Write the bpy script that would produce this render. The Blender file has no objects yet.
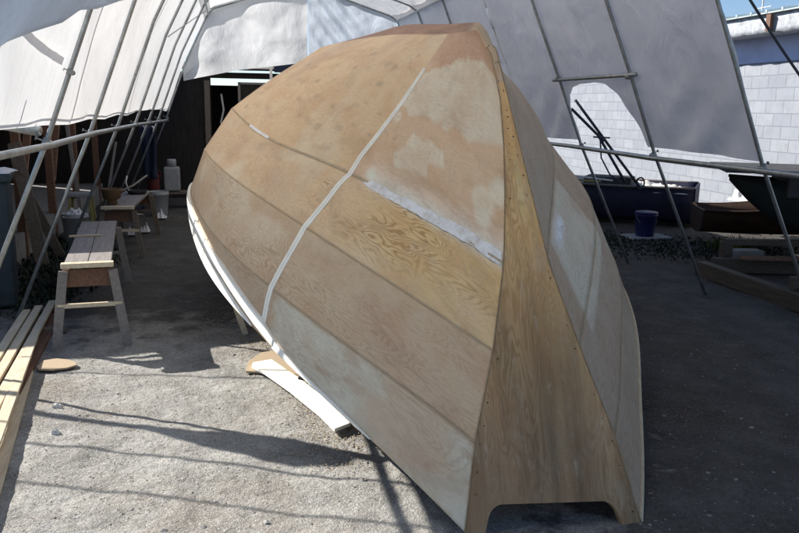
import bpy, bmesh, math, random
import numpy as np
from mathutils import Vector, Matrix, Quaternion, noise
random.seed(7)
S = bpy.context.scene
C = S.collection
PI = math.pi

# ------------------------------------------------------------------ helpers
def link(o, parent=None):
    C.objects.link(o)
    if parent is not None: o.parent = parent
    return o
def mesh_obj(name, verts, faces, mat, parent=None, smooth=False, uvs=None, cols=None):
    me = bpy.data.meshes.new(name)
    me.from_pydata([tuple(v) for v in verts], [], faces)
    if uvs is not None:
        l = me.uv_layers.new(name='UVMap')
        vi = np.empty(len(me.loops), dtype=np.int32); me.loops.foreach_get('vertex_index', vi)
        l.data.foreach_set('uv', np.asarray(uvs, dtype=np.float32)[vi].ravel())
    if cols is not None:
        cols = np.asarray(cols)
        a = me.color_attributes.new('stain', 'FLOAT_COLOR', 'POINT')
        c = np.ones((len(verts), 4), dtype=np.float32); c[:, :cols.shape[1]] = cols
        a.data.foreach_set('color', c.ravel())
    if smooth: me.polygons.foreach_set('use_smooth', [True]*len(me.polygons))
    me.materials.append(mat)
    return link(bpy.data.objects.new(name, me), parent)
def bm_obj(name, bm, mat, parent=None, smooth=False, bevel=0):
    me = bpy.data.meshes.new(name)
    bmesh.ops.recalc_face_normals(bm, faces=bm.faces)
    bm.to_mesh(me); bm.free()
    if smooth:
        for p in me.polygons: p.use_smooth = True
    me.materials.append(mat)
    o = link(bpy.data.objects.new(name, me), parent)
    if bevel:
        m = o.modifiers.new('Bevel', 'BEVEL'); m.width = bevel; m.segments = 2; m.limit_method = 'ANGLE'
    return o
def thing(name, label, cat, group=None, loc=(0, 0, 0), rz=0):
    o = bpy.data.objects.new(name, None); o.empty_display_size = .2
    C.objects.link(o); o.location = loc; o.rotation_euler = (0, 0, rz)
    return tag(o, label, cat, group)
def tag(o, label, cat, group=None):
    o['label'] = label; o['category'] = cat
    if group: o['group'] = group
    return o
def kind(o, k): o['kind'] = k; return o
def box(bm, c, s, rot=None):
    vs = bmesh.ops.create_cube(bm, size=1)['verts']
    M = Matrix.Translation(c) @ (rot.to_4x4() if rot else Matrix()) @ Matrix.Diagonal((*s, 1))
    bmesh.ops.transform(bm, matrix=M, verts=vs)
    return vs
def beam(bm, a, b, w, h, up=(0, 0, 1)):
    a = Vector(a); b = Vector(b); d = (b-a); L = d.length; d.normalize()
    u = Vector(up); s = d.cross(u).normalized(); u = s.cross(d)
    R = Matrix((s, d, u)).transposed()
    return box(bm, (a+b)/2, (w, L, h), R)
def tube(bm, pts, r, n=10, caps=True):
    pts = [Vector(p) for p in pts]; rings = []
    rr = r if isinstance(r, (list, tuple)) else [r]*len(pts)
    ref = None
    for i, p in enumerate(pts):
        d = (pts[min(i+1, len(pts)-1)]-pts[max(i-1, 0)]).normalized()
        if ref is None:
            ref = Vector((0, 0, 1)) if abs(d.z) < .8 else Vector((1, 0, 0))
        s = d.cross(ref).normalized(); u = s.cross(d).normalized(); ref = u
        rings.append([bm.verts.new(p+(s*math.cos(2*PI*k/n)+u*math.sin(2*PI*k/n))*rr[i]) for k in range(n)])
    for a, b in zip(rings, rings[1:]):
        for k in range(n): bm.faces.new((a[k], a[(k+1) % n], b[(k+1) % n], b[k]))
    if caps: bm.faces.new(rings[0][::-1]); bm.faces.new(rings[-1])
def lathe(bm, prof, c=(0, 0, 0), n=24):
    c = Vector(c); rings = [[bm.verts.new(c+Vector((r*math.cos(2*PI*k/n), r*math.sin(2*PI*k/n), z))) for k in range(n)] for r, z in prof]
    for a, b in zip(rings, rings[1:]):
        for k in range(n): bm.faces.new((a[k], a[(k+1) % n], b[(k+1) % n], b[k]))
def prism(bm, poly, z0, z1, M=None):
    lo = [bm.verts.new((x, y, z0)) for x, y in poly]; hi = [bm.verts.new((x, y, z1)) for x, y in poly]
    n = len(poly); bm.faces.new(lo[::-1]); bm.faces.new(hi)
    for k in range(n): bm.faces.new((lo[k], lo[(k+1) % n], hi[(k+1) % n], hi[k]))
    if M is not None: bmesh.ops.transform(bm, matrix=M, verts=lo+hi)
def grid(P, closed=False):
    """P: array n,m,3 -> verts, faces"""
    n, m = P.shape[:2]; F = []
    for i in range(n-1):
        for j in range(m-1): F.append((i*m+j, i*m+j+1, (i+1)*m+j+1, (i+1)*m+j))
    return P.reshape(-1, 3), F
def fbm(x, y, z=0., o=3):
    v = 0; a = 1; f = 1
    for _ in range(o): v += a*noise.noise(Vector((x*f, y*f, z+f*3.1))); a *= .5; f *= 2
    return v
def sstep(a, b, x):
    t = np.clip((x-a)/(b-a), 0, 1); return t*t*(3-2*t)

# ------------------------------------------------------------------ materials
class NT:
    def __init__(s, name):
        s.m = bpy.data.materials.new(name); s.m.use_nodes = True; s.t = s.m.node_tree; s.t.nodes.clear()
        s.out = s.t.nodes.new('ShaderNodeOutputMaterial')
    def n(s, typ, ins=None, **kw):
        nd = s.t.nodes.new('ShaderNode'+typ)
        for k, v in kw.items(): setattr(nd, k, v)
        for k, v in (ins or {}).items(): s.set(nd.inputs[k], v)
        return nd
    def set(s, sock, v):
        if hasattr(v, 'bl_rna') and isinstance(v, bpy.types.NodeSocket): s.t.links.new(v, sock)
        else:
            if sock.type == 'RGBA' and len(v) == 3: v = (*v, 1)
            sock.default_value = v
    def math(s, op, a, b=0., c=0.):
        nd = s.n('Math', {0: a, 1: b, 2: c}, operation=op); return nd.outputs[0]
    def vmul(s, v, k): return s.n('Mapping', {'Vector': v, 'Scale': k}).outputs[0]
    def noise(s, v, scale, detail=4, rough=.55, dist=0):
        return s.n('TexNoise', {'Vector': v, 'Scale': scale, 'Detail': detail, 'Roughness': rough, 'Distortion': dist}).outputs['Fac']
    def ramp(s, f, stops):
        nd = s.n('ValToRGB', {0: f}); e = nd.color_ramp.elements
        while len(e) < len(stops): e.new(.5)
        for q, (p, c) in zip(e, stops):
            q.position = p; q.color = (c, c, c, 1) if isinstance(c, (int, float)) else (*c, 1)
        return nd.outputs[0]
    def mix(s, f, a, b, t='MIX'):
        nd = s.n('Mix', data_type='RGBA', blend_type=t); s.set(nd.inputs[0], f); s.set(nd.inputs[6], a); s.set(nd.inputs[7], b); return nd.outputs[2]
    def obj(s): return s.n('TexCoord').outputs['Object']
    def uv(s): return s.n('TexCoord').outputs['UV']
    def geo(s): return s.n('NewGeometry').outputs['Position']
    def bump(s, h, st=.3, d=.01): return s.n('Bump', {'Height': h, 'Strength': st, 'Distance': d}).outputs[0]
    def done(s, col, rough=.7, metal=0., nrm=None, spec=.5, extra=None):
        p = s.n('BsdfPrincipled', {'Base Color': col, 'Roughness': rough, 'Metallic': metal, 'Specular IOR Level': spec})
        if nrm is not None: s.set(p.inputs['Normal'], nrm)
        s.t.links.new(p.outputs[0], s.out.inputs[0]); return s.m

def m_basic(name, col, var=.25, scale=6, rough=.7, metal=0, bump=.2, bscale=40, bd=.004, dirt=None, spec=.4):
    t = NT(name); v = t.geo()
    n = t.noise(v, scale, 5, .6); c2 = tuple(x*(1-var) for x in col); c1 = tuple(min(1, x*(1+var*.6)) for x in col)
    c = t.mix(t.ramp(n, [(.3, 0.), (.7, 1.)]), c2, c1)
    if dirt: c = t.mix(t.ramp(t.noise(v, scale*.7, 6, .7), [(.5, 0.), (.72, .8)]), c, dirt)
    return t.done(c, rough, metal, t.bump(t.noise(v, bscale, 4), bump, bd), spec)

def m_wood(name, col, dark, scale=1., rough=.7, axis=(14, 1.2, 14)):
    t = NT(name); v = t.vmul(t.obj(), axis)
    n = t.noise(v, 3*scale, 5, .6, .4); fine = t.noise(v, 18*scale, 4, .7)
    c = t.mix(t.ramp(n, [(.3, 0.), (.7, 1.)]), dark, col)
    c = t.mix(t.ramp(fine, [(.35, .35), (.6, 0.)]), c, tuple(x*.6 for x in dark))
    return t.done(c, rough, 0, t.bump(fine, .25, .003), .3)

def m_ply(name, attr=True, base=(.4, .28, .17), amp=1., rough=.62):
    """fir plywood: cathedral rings in UV metres (u along the sheet, v across)"""
    t = NT(name); uv = t.uv()
    col = t.n('VertexColor', layer_name='stain').outputs[0] if attr else base
    ai = t.n('VertexColor', layer_name='stain').outputs[1] if attr else 1.
    v1 = t.vmul(uv, (1.1, 5.2, 1))
    n = t.noise(v1, 1.0, 3.2, .5, .25)
    ring = t.math('SINE', t.math('MULTIPLY', n, 185.))
    ring = t.ramp(t.math('MULTIPLY_ADD', ring, .5, .5), [(.0, 1.), (.45, .25), (1., 0.)])
    zone = t.ramp(t.noise(t.vmul(uv, (.9, 2.4, 1)), 1.3, 2, .5), [(.42, .12), (.62, 1.)])
    k = t.math('MULTIPLY', t.math('MULTIPLY', t.math('MULTIPLY', ring, zone), .82*amp), ai)
    dk = t.mix(1., col, (.60, .50, .42), 'MULTIPLY')
    c = t.mix(k, col, dk)
    # fine pores along the grain
    por = t.noise(t.vmul(uv, (9, 160, 1)), 1., 3, .6)
    c = t.mix(t.math('MULTIPLY', t.ramp(por, [(.45, 0.), (.7, 1.)]), .22*amp), c, dk)
    # sanding / glue blotches
    bl = t.noise(t.vmul(uv, (2.2, 3.0, 1)), 1.6, 6, .62)
    c = t.mix(t.math('MULTIPLY', t.ramp(bl, [(.45, 0.), (.62, 1.)]), .42), c, t.mix(1., col, (.80, .62, .52), 'MULTIPLY'))
    bl2 = t.noise(t.vmul(uv, (3.1, 4.2, 1)), 2.3, 6, .6, .5)
    c = t.mix(t.math('MULTIPLY', t.ramp(bl2, [(.55, 0.), (.72, 1.)]), .28), c, (.56, .47, .36))
    spk = t.noise(t.vmul(uv, (1, 1, 1)), 55, 4, .7)
    c = t.mix(t.math('MULTIPLY', t.ramp(spk, [(.55, 0.), (.75, 1.)]), .32), c, (.20, .13, .08)); c = t.mix(t.math('MULTIPLY', t.ramp(t.noise(t.vmul(uv, (3, 8, 1)), 5, 6, .75, .6), [(.56, 0.), (.66, 1.)]), .30), c, (.66, .57, .44)); c = t.mix(t.math('MULTIPLY', t.ramp(t.noise(t.vmul(uv, (.7, 1.4, 1)), 2.1, 5, .7, .8), [(.52, 0.), (.62, 1.)]), .22), c, (.30, .17, .10))
    h = t.math('ADD', t.math('MULTIPLY', k, -.7), t.math('MULTIPLY', spk, .35))
    r = t.math('MULTIPLY_ADD', bl2, .3, rough-.15)
    return t.done(c, r, 0, t.bump(h, .35, .004), .35)

def m_tarp(name, col, trans, tcol=None, w=2.2, rough=.5):
    t = NT(name); v = t.geo()
    n = t.noise(v, 1.1, 5, .6, .5); c = t.mix(t.ramp(n, [(.35, 0.), (.65, 1.)]), tuple(x*.86 for x in col), col); c = t.mix(t.ramp(t.noise(t.vmul(v, (1, 1, .35)), 4, 6, .7, 1.), [(.56, 0.), (.74, .5)]), c, tuple(x*.72 for x in col))
    weave = t.noise(v, 260, 1); wr = t.math('ADD', t.noise(t.vmul(v, (1, 1, .5)), w, 6, .62, 1.2), t.math('MULTIPLY', t.noise(t.vmul(v, (1, 1, .6)), w*5, 5, .7, 1.6), .16))
    h = t.math('ADD', t.math('MULTIPLY', weave, .03), wr)
    nr = t.bump(h, .75, .05)
    p = t.n('BsdfPrincipled', {'Base Color': c, 'Roughness': rough, 'Normal': nr, 'Specular IOR Level': .3})
    tc = t.mix(1., c, tcol or (1, 1, 1), 'MULTIPLY')
    tr = t.n('BsdfTranslucent', {'Color': tc, 'Normal': nr})
    mx = t.n('MixShader', {0: trans, 1: p.outputs[0], 2: tr.outputs[0]})
    t.t.links.new(mx.outputs[0], t.out.inputs[0]); return t.m

def m_ground():
    t = NT('crushed_shell_ground'); v = t.geo()
    big = t.noise(v, .55, 5, .6); mid = t.noise(v, 3.2, 6, .65); fine = t.noise(v, 28, 6, .75)
    c = t.mix(t.ramp(mid, [(.32, 0.), (.66, 1.)]), (.20, .193, .176), (.385, .378, .352))
    c = t.mix(t.math('MULTIPLY', t.ramp(big, [(.48, 0.), (.66, 1.)]), .55), c, (.25, .195, .14))
    vo = t.n('TexVoronoi', {'Vector': v, 'Scale': 185., 'Randomness': 1.}); cell = vo.outputs['Color']; dist = vo.outputs['Distance']
    cg = t.n('SeparateColor', {0: cell}).outputs[0]
    c = t.mix(t.ramp(cg, [(.0, .0), (.86, .0), (.90, .6)]), c, (.55, .54, .51))
    c = t.mix(t.ramp(cg, [(.0, .6), (.07, .5), (.10, 0.)]), c, (.11, .10, .085))
    c = t.mix(t.ramp(fine, [(.3, .55), (.5, 0.)]), c, (.13, .115, .10))
    # shade painted in: ground darkened to the right of and beyond the sunlit patch
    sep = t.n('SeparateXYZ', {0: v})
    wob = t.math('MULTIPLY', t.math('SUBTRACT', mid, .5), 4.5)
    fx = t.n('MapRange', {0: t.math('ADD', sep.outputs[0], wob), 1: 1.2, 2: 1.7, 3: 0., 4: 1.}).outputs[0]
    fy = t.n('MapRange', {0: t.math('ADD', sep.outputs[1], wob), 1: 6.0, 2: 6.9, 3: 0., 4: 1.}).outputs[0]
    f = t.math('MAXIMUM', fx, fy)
    ground_shade = t.mix(1., c, (.27, .265, .27), 'MULTIPLY')
    c = t.mix(f, c, ground_shade)
    h = t.math('ADD', t.math('MULTIPLY', fine, 1.), t.math('MULTIPLY', t.math('SUBTRACT', .6, dist), .8))
    h2 = t.bump(t.noise(v, 9, 5, .7), .55, .05)
    b = t.n('Bump', {'Height': h, 'Strength': .6, 'Distance': .005, 'Normal': h2}).outputs[0]
    return t.done(c, .95, 0, b, .15)

def m_block(name='painted_block'):
    t = NT(name); v = t.geo(); s = t.n('SeparateXYZ', {0: v})
    cv = t.n('CombineXYZ', {0: s.outputs[1], 1: s.outputs[2], 2: 0.}).outputs[0]
    b = t.n('TexBrick', {'Vector': cv, 'Color1': (.34, .362, .40), 'Color2': (.285, .308, .352), 'Mortar': (.25, .265, .305), 'Scale': 1., 'Mortar Size': .008, 'Mortar Smooth': .3, 'Bias': 0., 'Brick Width': .42, 'Row Height': .2})
    n = t.noise(v, 5, 7, .7); n2 = t.noise(t.vmul(v, (1, 1, .6)), 1.6, 6, .7)
    c = t.mix(t.ramp(n, [(.46, 0.), (.75, .6)]), b.outputs[0], (.21, .225, .26))
    c = t.mix(t.ramp(n2, [(.52, 0.), (.75, .55)]), c, (.25, .275, .33))
    h = t.math('ADD', t.math('MULTIPLY', b.outputs[1], -1.), t.math('MULTIPLY', n, .3))
    return t.done(c, .8, 0, t.bump(h, .8, .012), .3)

def m_galv(name='galvanised_steel', col=(.42, .45, .46)):
    t = NT(name); v = t.geo()
    n = t.noise(v, 9, 6, .7); c = t.mix(t.ramp(n, [(.35, 0.), (.65, 1.)]), tuple(x*.62 for x in col), col)
    c = t.mix(t.ramp(t.noise(v, 23, 5, .7), [(.62, 0.), (.7, .7)]), c, (.16, .09, .05))
    return t.done(c, .42, .75, t.bump(n, .2, .002))

M = dict(
 ground=m_ground(), galv=m_galv(), coupler=m_galv('coupler_steel', (.30, .31, .31)),
 tarp=m_tarp('white_poly_tarp', (.86, .865, .87), .34, (1, 1, 1)), tarp_roof=m_tarp('roof_poly_tarp', (.80, .79, .78), .58, (1, 1, 1)), darkwood=m_wood('dark_cradle_wood', (.11, .09, .07), (.05, .042, .035)),
 tarp_grey=m_tarp('shaded_side_tarp', (.90, .885, .90), .36),
 tarp_blue=m_tarp('bluish_film', (.66, .70, .76), .45, (.92, .96, 1)),
 tarp_end=m_tarp('end_poly_tarp', (.80, .81, .82), .42), sheet=m_tarp('hanging_film', (.78, .83, .90), .50, (.9, .95, 1), 1.2, .35),
 block=m_block(), hullply=m_ply('boat_plywood'), transply=m_ply('transom_plywood', True, amp=.8),
 white=m_basic('white_paint', (.80, .78, .72), .08, 8, .5), batten=m_basic('bare_batten', (.88, .85, .76), .12, 14, .6),
 filler=None, lumber=m_wood('pale_lumber', (.74, .65, .49), (.56, .45, .30)), oldwood=m_wood('weathered_wood', (.23, .19, .15), (.11, .09, .07)),
 greywood=m_wood('grey_plank', (.30, .27, .25), (.19, .17, .155)), redwood=m_wood('reddish_board', (.24, .13, .085), (.12, .065, .04)),
 shed=m_wood('shed_boards', (.040, .033, .030), (.018, .015, .014), 1, .9, (10, 10, 1)), black=m_basic('black_rubber', (.02, .02, .02), .3),
 hole=m_basic('dark_interior', (.012, .011, .011), .3, 4, .95), drum=m_basic('container_green', (.015, .028, .038), .35, 5, .6, dirt=(.06, .05, .045)),
 purple=m_basic('eave_shade_tint', (.56, .63, .88), .10, 2, .8, dirt=(.44, .48, .66)), flashing=m_basic('tattered_flashing', (.40, .42, .45), .4, 9, .6, bump=.5, bscale=14, bd=.01, dirt=(.16, .16, .17)),
 roofm=m_basic('roof_metal', (.66, .74, .74), .12, 3, .45, .3), bluehull=m_basic('blue_boat_paint', (.011, .012, .038), .4, 4, .7, dirt=(.022, .022, .03)),
 greenhull=m_basic('dark_green_paint', (.014, .022, .022), .3, 5, .6), brownhull=m_basic('rusty_brown_paint', (.045, .020, .010), .5, 6, .75, dirt=(.02, .015, .012)),
 bluebucket=m_basic('blue_plastic', (.010, .012, .085), .1, 5, .4), bucket=m_basic('white_plastic', (.32, .33, .33), .15, 9, .45, dirt=(.3, .28, .25)),
 orange=m_basic('orange_clay', (.13, .075, .035), .2), yellow=m_basic('yellow_paint', (.34, .30, .12), .25), bluecloth=m_basic('blue_cloth', (.022, .03, .06), .3, 5, .9),
 redcan=m_basic('red_plastic', (.10, .015, .014), .2), rag=m_basic('white_rag', (.66, .66, .66), .15, 20, .9), concrete=m_basic('rough_concrete', (.26, .25, .24), .25, 8, .9, bump=.5),
 leaf=m_basic('weed_leaf', (.10, .14, .035), .4, 3, .7), leafd=m_basic('dark_weed', (.02, .028, .014), .4, 3, .8), stone=m_basic('pebble', (.25, .243, .23), .45, 4, .9),
 dust=m_basic('wood_shaving', (.46, .37, .25), .25, 9, .9), rope=m_basic('dark_rope', (.05, .055, .07), .2), darkply=m_basic('dark_panel', (.05, .052, .055), .25, 4, .8),
 glass=m_basic('pale_window', (.30, .33, .42), .15, 3, .2), offcut=m_ply('offcut_ply', False, (.47, .38, .26), 1.1), endgrain=m_basic('amber_end_grain', (.36, .25, .14), .3, 20), clod=m_basic('dark_clod', (.20, .175, .14), .5, 8, .95), sleeve=m_basic('pale_tape', (.75, .85, .90), .1, 12), glue=m_basic('dark_glue_line', (.10, .075, .055), .4, 20), dusty=m_basic('brown_dust', (.17, .12, .075), .3),
)
def m_filler():
    t = NT('seam_filler'); v = t.geo(); n = t.noise(v, 14, 6, .7)
    c = t.mix(t.ramp(n, [(.30, 0.), (.55, 1.)]), (.58, .53, .48), (.82, .81, .81))
    return t.done(c, .8, 0, t.bump(n, .5, .006), .2)
M['filler'] = m_filler()

# ------------------------------------------------------------------ ground
def build_ground():
    def gh(x, y):
        return .013*fbm(x*1.7, y*1.7, 5., 3)+.007*fbm(x*8, y*8, 2., 3)
    xs = np.arange(-3.2, 5.6, .035); ys = np.arange(1.6, 9.6, .035)
    P = np.zeros((len(xs), len(ys), 3))
    for i, x in enumerate(xs):
        for j, y in enumerate(ys):
            e = min(1, min(x+3.2, 5.565-x, y-1.6, 9.565-y)/.5); e = max(e, 0)
            P[i, j] = (x, y, gh(x, y)*e+.004*(e > 0))
    v, f = grid(P)
    f = [q[::-1] for q in f]
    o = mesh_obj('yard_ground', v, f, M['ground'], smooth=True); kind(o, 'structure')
    bm = bmesh.new(); R = 900
    x0, x1, y0, y1 = -3.2, float(xs[-1]), 1.6, float(ys[-1])
    X = [-R, x0, x1, R]; Y = [-R, y0, y1, R]
    g = [[bm.verts.new((a, b, 0)) for b in Y] for a in X]
    for i in range(3):
        for j in range(3):
            if i == 1 and j == 1: continue
            bm.faces.new((g[i][j], g[i+1][j], g[i+1][j+1], g[i][j+1]))
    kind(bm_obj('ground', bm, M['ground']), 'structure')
    # loose pebbles
    def pebbles(name, n, rng, mat, smin, smax, flat=.6, dens=None):
        V = []; F = []
        for _ in range(n):
            x, y = rng()
            s = random.uniform(smin, smax)*random.uniform(.6, 1.2); a = random.random()*6.3
            ca, sa = math.cos(a), math.sin(a); b = len(V)
            for (px, py, pz) in ((1, 0, 0), (.1, .9, .1), (-.9, .2, 0), (-.2, -.8, .1), (.1, .05, .9*flat), (.5, .5, .35*flat), (-.45, -.3, .5*flat)):
                px *= random.uniform(.7, 1.2); py *= random.uniform(.7, 1.2)
                V.append((x+s*(px*ca-py*sa), y+s*(px*sa+py*ca), gh(x, y)+.002+s*pz))
            F += [(b, b+5, b+4), (b, b+1, b+5), (b+1, b+4, b+5), (b+1, b+2, b+4), (b+2, b+6, b+4), (b+2, b+3, b+6), (b+3, b+4, b+6), (b+3, b, b+4)]
        o = mesh_obj(name, V, F, mat); kind(o, 'stuff'); return o
    pebbles('gravel', 6500, lambda: (random.uniform(-1.9, 4.2), 2.0+random.random()**1.4*7.0), M['stone'], .003, .011)
    pebbles('clods', 260, lambda: (random.gauss(-.3, .9), random.uniform(2.2, 6.2)), M['clod'], .004, .011, .7)
    pebbles('gravel', 150, lambda: (random.uniform(-1.9, 3.5), random.uniform(2.2, 8.5)), M['stone'], .012, .024)
    # sawdust and shavings
    def flakes(name, n, spots, mat, label):
        V = []; F = []
        for _ in range(n):
            cx, cy, sx, sy = random.choice(spots)
            x = random.gauss(cx, sx); y = random.gauss(cy, sy); s = random.uniform(.002, .007); a = random.random()*6.3
            b = len(V); z = gh(x, y)+.006+random.random()*.006
            for dx, dy in ((-1, -.4), (1, -.4), (1, .4), (-1, .4)):
                V.append((x+s*(dx*math.cos(a)-dy*math.sin(a)), y+s*(dx*math.sin(a)+dy*math.cos(a)), z+random.uniform(-.002, .004)))
            F.append((b, b+1, b+2, b+3))
        kind(mesh_obj(name, V, F, mat), 'stuff')
    flakes('sawdust', 6500, [(.22, 5.95, .13, .28), (.33, 5.5, .16, .18), (.45, 4.9, .14, .3), (.5, 4.4, .12, .3), (.05, 6.4, .2, .25), (-.9, 12.9, .5, .2), (.55, 3.9, .15, .25)], M['dust'], '')
    flakes('wood_dust', 5200, [(2.15, 4.35, .22, .22), (2.5, 4.0, .25, .16), (1.95, 4.7, .2, .3), (.0, 7.0, .3, .5), (-.4, 6.7, .5, .6), (-1.0, 5.2, .5, .6), (-.9, 3.8, .6, .5)], M['dusty'], '')
build_ground()

# ------------------------------------------------------------------ the upturned boat
G0 = [1.3312, 2.8456, 0.0072, 0.5583, 8.0182, 0.1685]
HB = np.array([[0.0, 0.0, 0.0, 0.0, 0.0, 0.0, 0.0], [0.042, 0.032, 0.153, 0.488, 0.343, 0.125, 0.0], [0.108, 0.597, 1.114, 1.352, 1.115, 0.545, 0.0], [0.208, 0.855, 1.374, 1.599, 1.236, 0.59, 0.0], [0.33, 1.049, 1.546, 1.711, 1.308, 0.622, 0.0], [0.406, 1.127, 1.598, 1.736, 1.405, 0.684, 0.0]])
HZ = np.array([[2.254, 2.324, 2.435, 2.503, 2.692, 2.307, 1.75], [2.211, 2.259, 2.35, 2.346, 2.299, 1.982, 1.647], [1.095, 1.38, 1.573, 1.763, 1.47, 1.073, 0.732], [0.732, 1.062, 1.284, 1.4, 1.174, 0.837, 0.546], [0.364, 0.716, 0.923, 1.09, 0.889, 0.578, 0.308], [0.021, 0.459, 0.731, 1.022, 0.792, 0.403, 0.058]])
HZ[0] = [2.254, 2.324, 2.435, 2.47, 2.38, 2.1, 1.75]
KT = np.array([0, .15, .35, .55, .75, .9, 1.0])
def spl(kt, t):
    n = len(kt); h = np.diff(kt); A = np.zeros((n, n)); B = np.zeros((n, n)); A[0, 0] = A[-1, -1] = 1
    for i in range(1, n-1):
        A[i, i-1] = h[i-1]; A[i, i] = 2*(h[i-1]+h[i]); A[i, i+1] = h[i]
        B[i, i-1] = 6/h[i-1]; B[i, i] = -6/h[i-1]-6/h[i]; B[i, i+1] = 6/h[i]
    Mx = np.linalg.solve(A, B); out = []
    for x in t:
        j = min(max(int(np.searchsorted(kt, x))-1, 0), n-2); a = (kt[j+1]-x)/h[j]; b = 1-a
        r = np.zeros(n); r[j] += a; r[j+1] += b
        r += h[j]**2/6*((a**3-a)*Mx[j]+(b**3-b)*Mx[j+1]); out.append(r)
    return np.array(out)
def hull_curves(T, side):
    """world points of the keel and the five chine lines at stations T: 6,n,3"""
    S_ = spl(KT, T); out = []
    for i in range(6):
        bb = np.maximum(S_@HB[i], 0); zz = S_@HZ[i]
        if side > 0: bb = bb*(1-(.055 if i > 3 else 0 if i == 3 else -.03)*sstep(0, .10, T)*(1-.3*sstep(.3, .6, T)))
        if i < 2: zz = zz-(.125 if i == 0 else .10)*(1-sstep(0, .022, T)); bb = bb*(1-.45*(1-sstep(0, .03, T)))
        yy = G0[4]*T+(G0[3]*zz-.10*np.sin(PI*np.clip(zz/2.2, 0, 1)))*(1-T)**2; xx = side*bb
        c, s = math.cos(G0[2]), math.sin(G0[2])
        out.append(np.stack([G0[0]+xx*c+yy*s, G0[1]-xx*s+yy*c, zz], 1))
    return np.array(out)
def tilt(P, T):
    k = (1-sstep(.2, 1.2, P[..., 2]))*(1-sstep(0, .15, T)); P[..., 2] -= (P[..., 0]-G0[0])*.060*k; return P
def hull_pts(T, Sg, side, off=0., raw=False):
    """T (n,), Sg (n,) or (n,m) girth parameter 0..5 -> points n,m,3"""
    T = np.atleast_1d(np.asarray(T, float)); Sg = np.asarray(Sg, float)
    if Sg.ndim == 1: Sg = Sg[:, None]
    Cc = hull_curves(T, side)
    i = np.clip(Sg.astype(int), 0, 4); w = (Sg-i)[..., None]
    r = np.arange(len(T))[:, None]
    P = Cc[i, r]*(1-w)+Cc[np.minimum(i+1, 5), r]*w
    bul = np.where(i == 1, (.08 if side < 0 else .17)*4*w[..., 0]*(1-w[..., 0]), 0)*np.sin(PI*np.clip(T/.6, 0, 1)**(1. if side < 0 else .8))[:, None]
    P[..., 0] += side*bul*.7; P[..., 2] += bul*.7
    if side < 0:
        ww = np.where(i == 1, w[..., 0], 0); P[..., 0] += .02*np.sin(PI*ww)*(1-sstep(0, .1, T))[:, None]*0; P[..., 0] += .14*np.sqrt(ww)*(1-ww)*(1-sstep(0, .12, T))[:, None]
    if not raw: P = tilt(P, T[:, None])
    if off:
        e = 1e-3
        Pa = hull_pts(np.clip(T+e, 0, 1), Sg, side); Pb = hull_pts(T, np.clip(Sg+.07, 0, 4.9999), side); Pc = hull_pts(T, np.clip(Sg-.07, 0, 5), side)
        n = np.cross(Pa-P, Pb-Pc); n /= np.linalg.norm(n, axis=-1, keepdims=True)+1e-9
        n *= np.where(n[..., :1]*side+n[..., 2:]*.3 >= 0, 1., -1.)
        P = P+n*off
    return P

def inpoly(px, py, poly):
    """signed soft distance inside polygon (numpy)"""
    inside = np.zeros(px.shape, bool); d = np.full(px.shape, 1e9); n = len(poly)
    for k in range(n):
        x1, y1 = poly[k]; x2, y2 = poly[(k+1) % n]
        c = ((y1 > py) != (y2 > py)) & (px < (x2-x1)*(py-y1)/((y2-y1) or 1e-9)+x1); inside ^= c
        ex, ey = x2-x1, y2-y1; w = np.clip(((px-x1)*ex+(py-y1)*ey)/(ex*ex+ey*ey+1e-12), 0, 1)
        d = np.minimum(d, np.hypot(px-x1-w*ex, py-y1-w*ey))
    return np.where(inside, d, -d)
TL = 8.0
BATS = [1.017, 1.155, 1.303, 1.538, 1.727, 1.898, 2.05, 2.196, 2.556, 3.145, 3.729, 4.261, 4.9]; BATT = [.1159, .1212, .1263, .1361, .1479, .1611, .1672, .1692, .1692, .1712, .1737, .1737, .1709]
def npn(px, py, f, seed, o=3):
    sh = px.shape; a = px.ravel()*f; b = py.ravel()*f
    return np.array([fbm(float(x), float(y), seed, o) for x, y in zip(a, b)]).reshape(sh)
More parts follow.
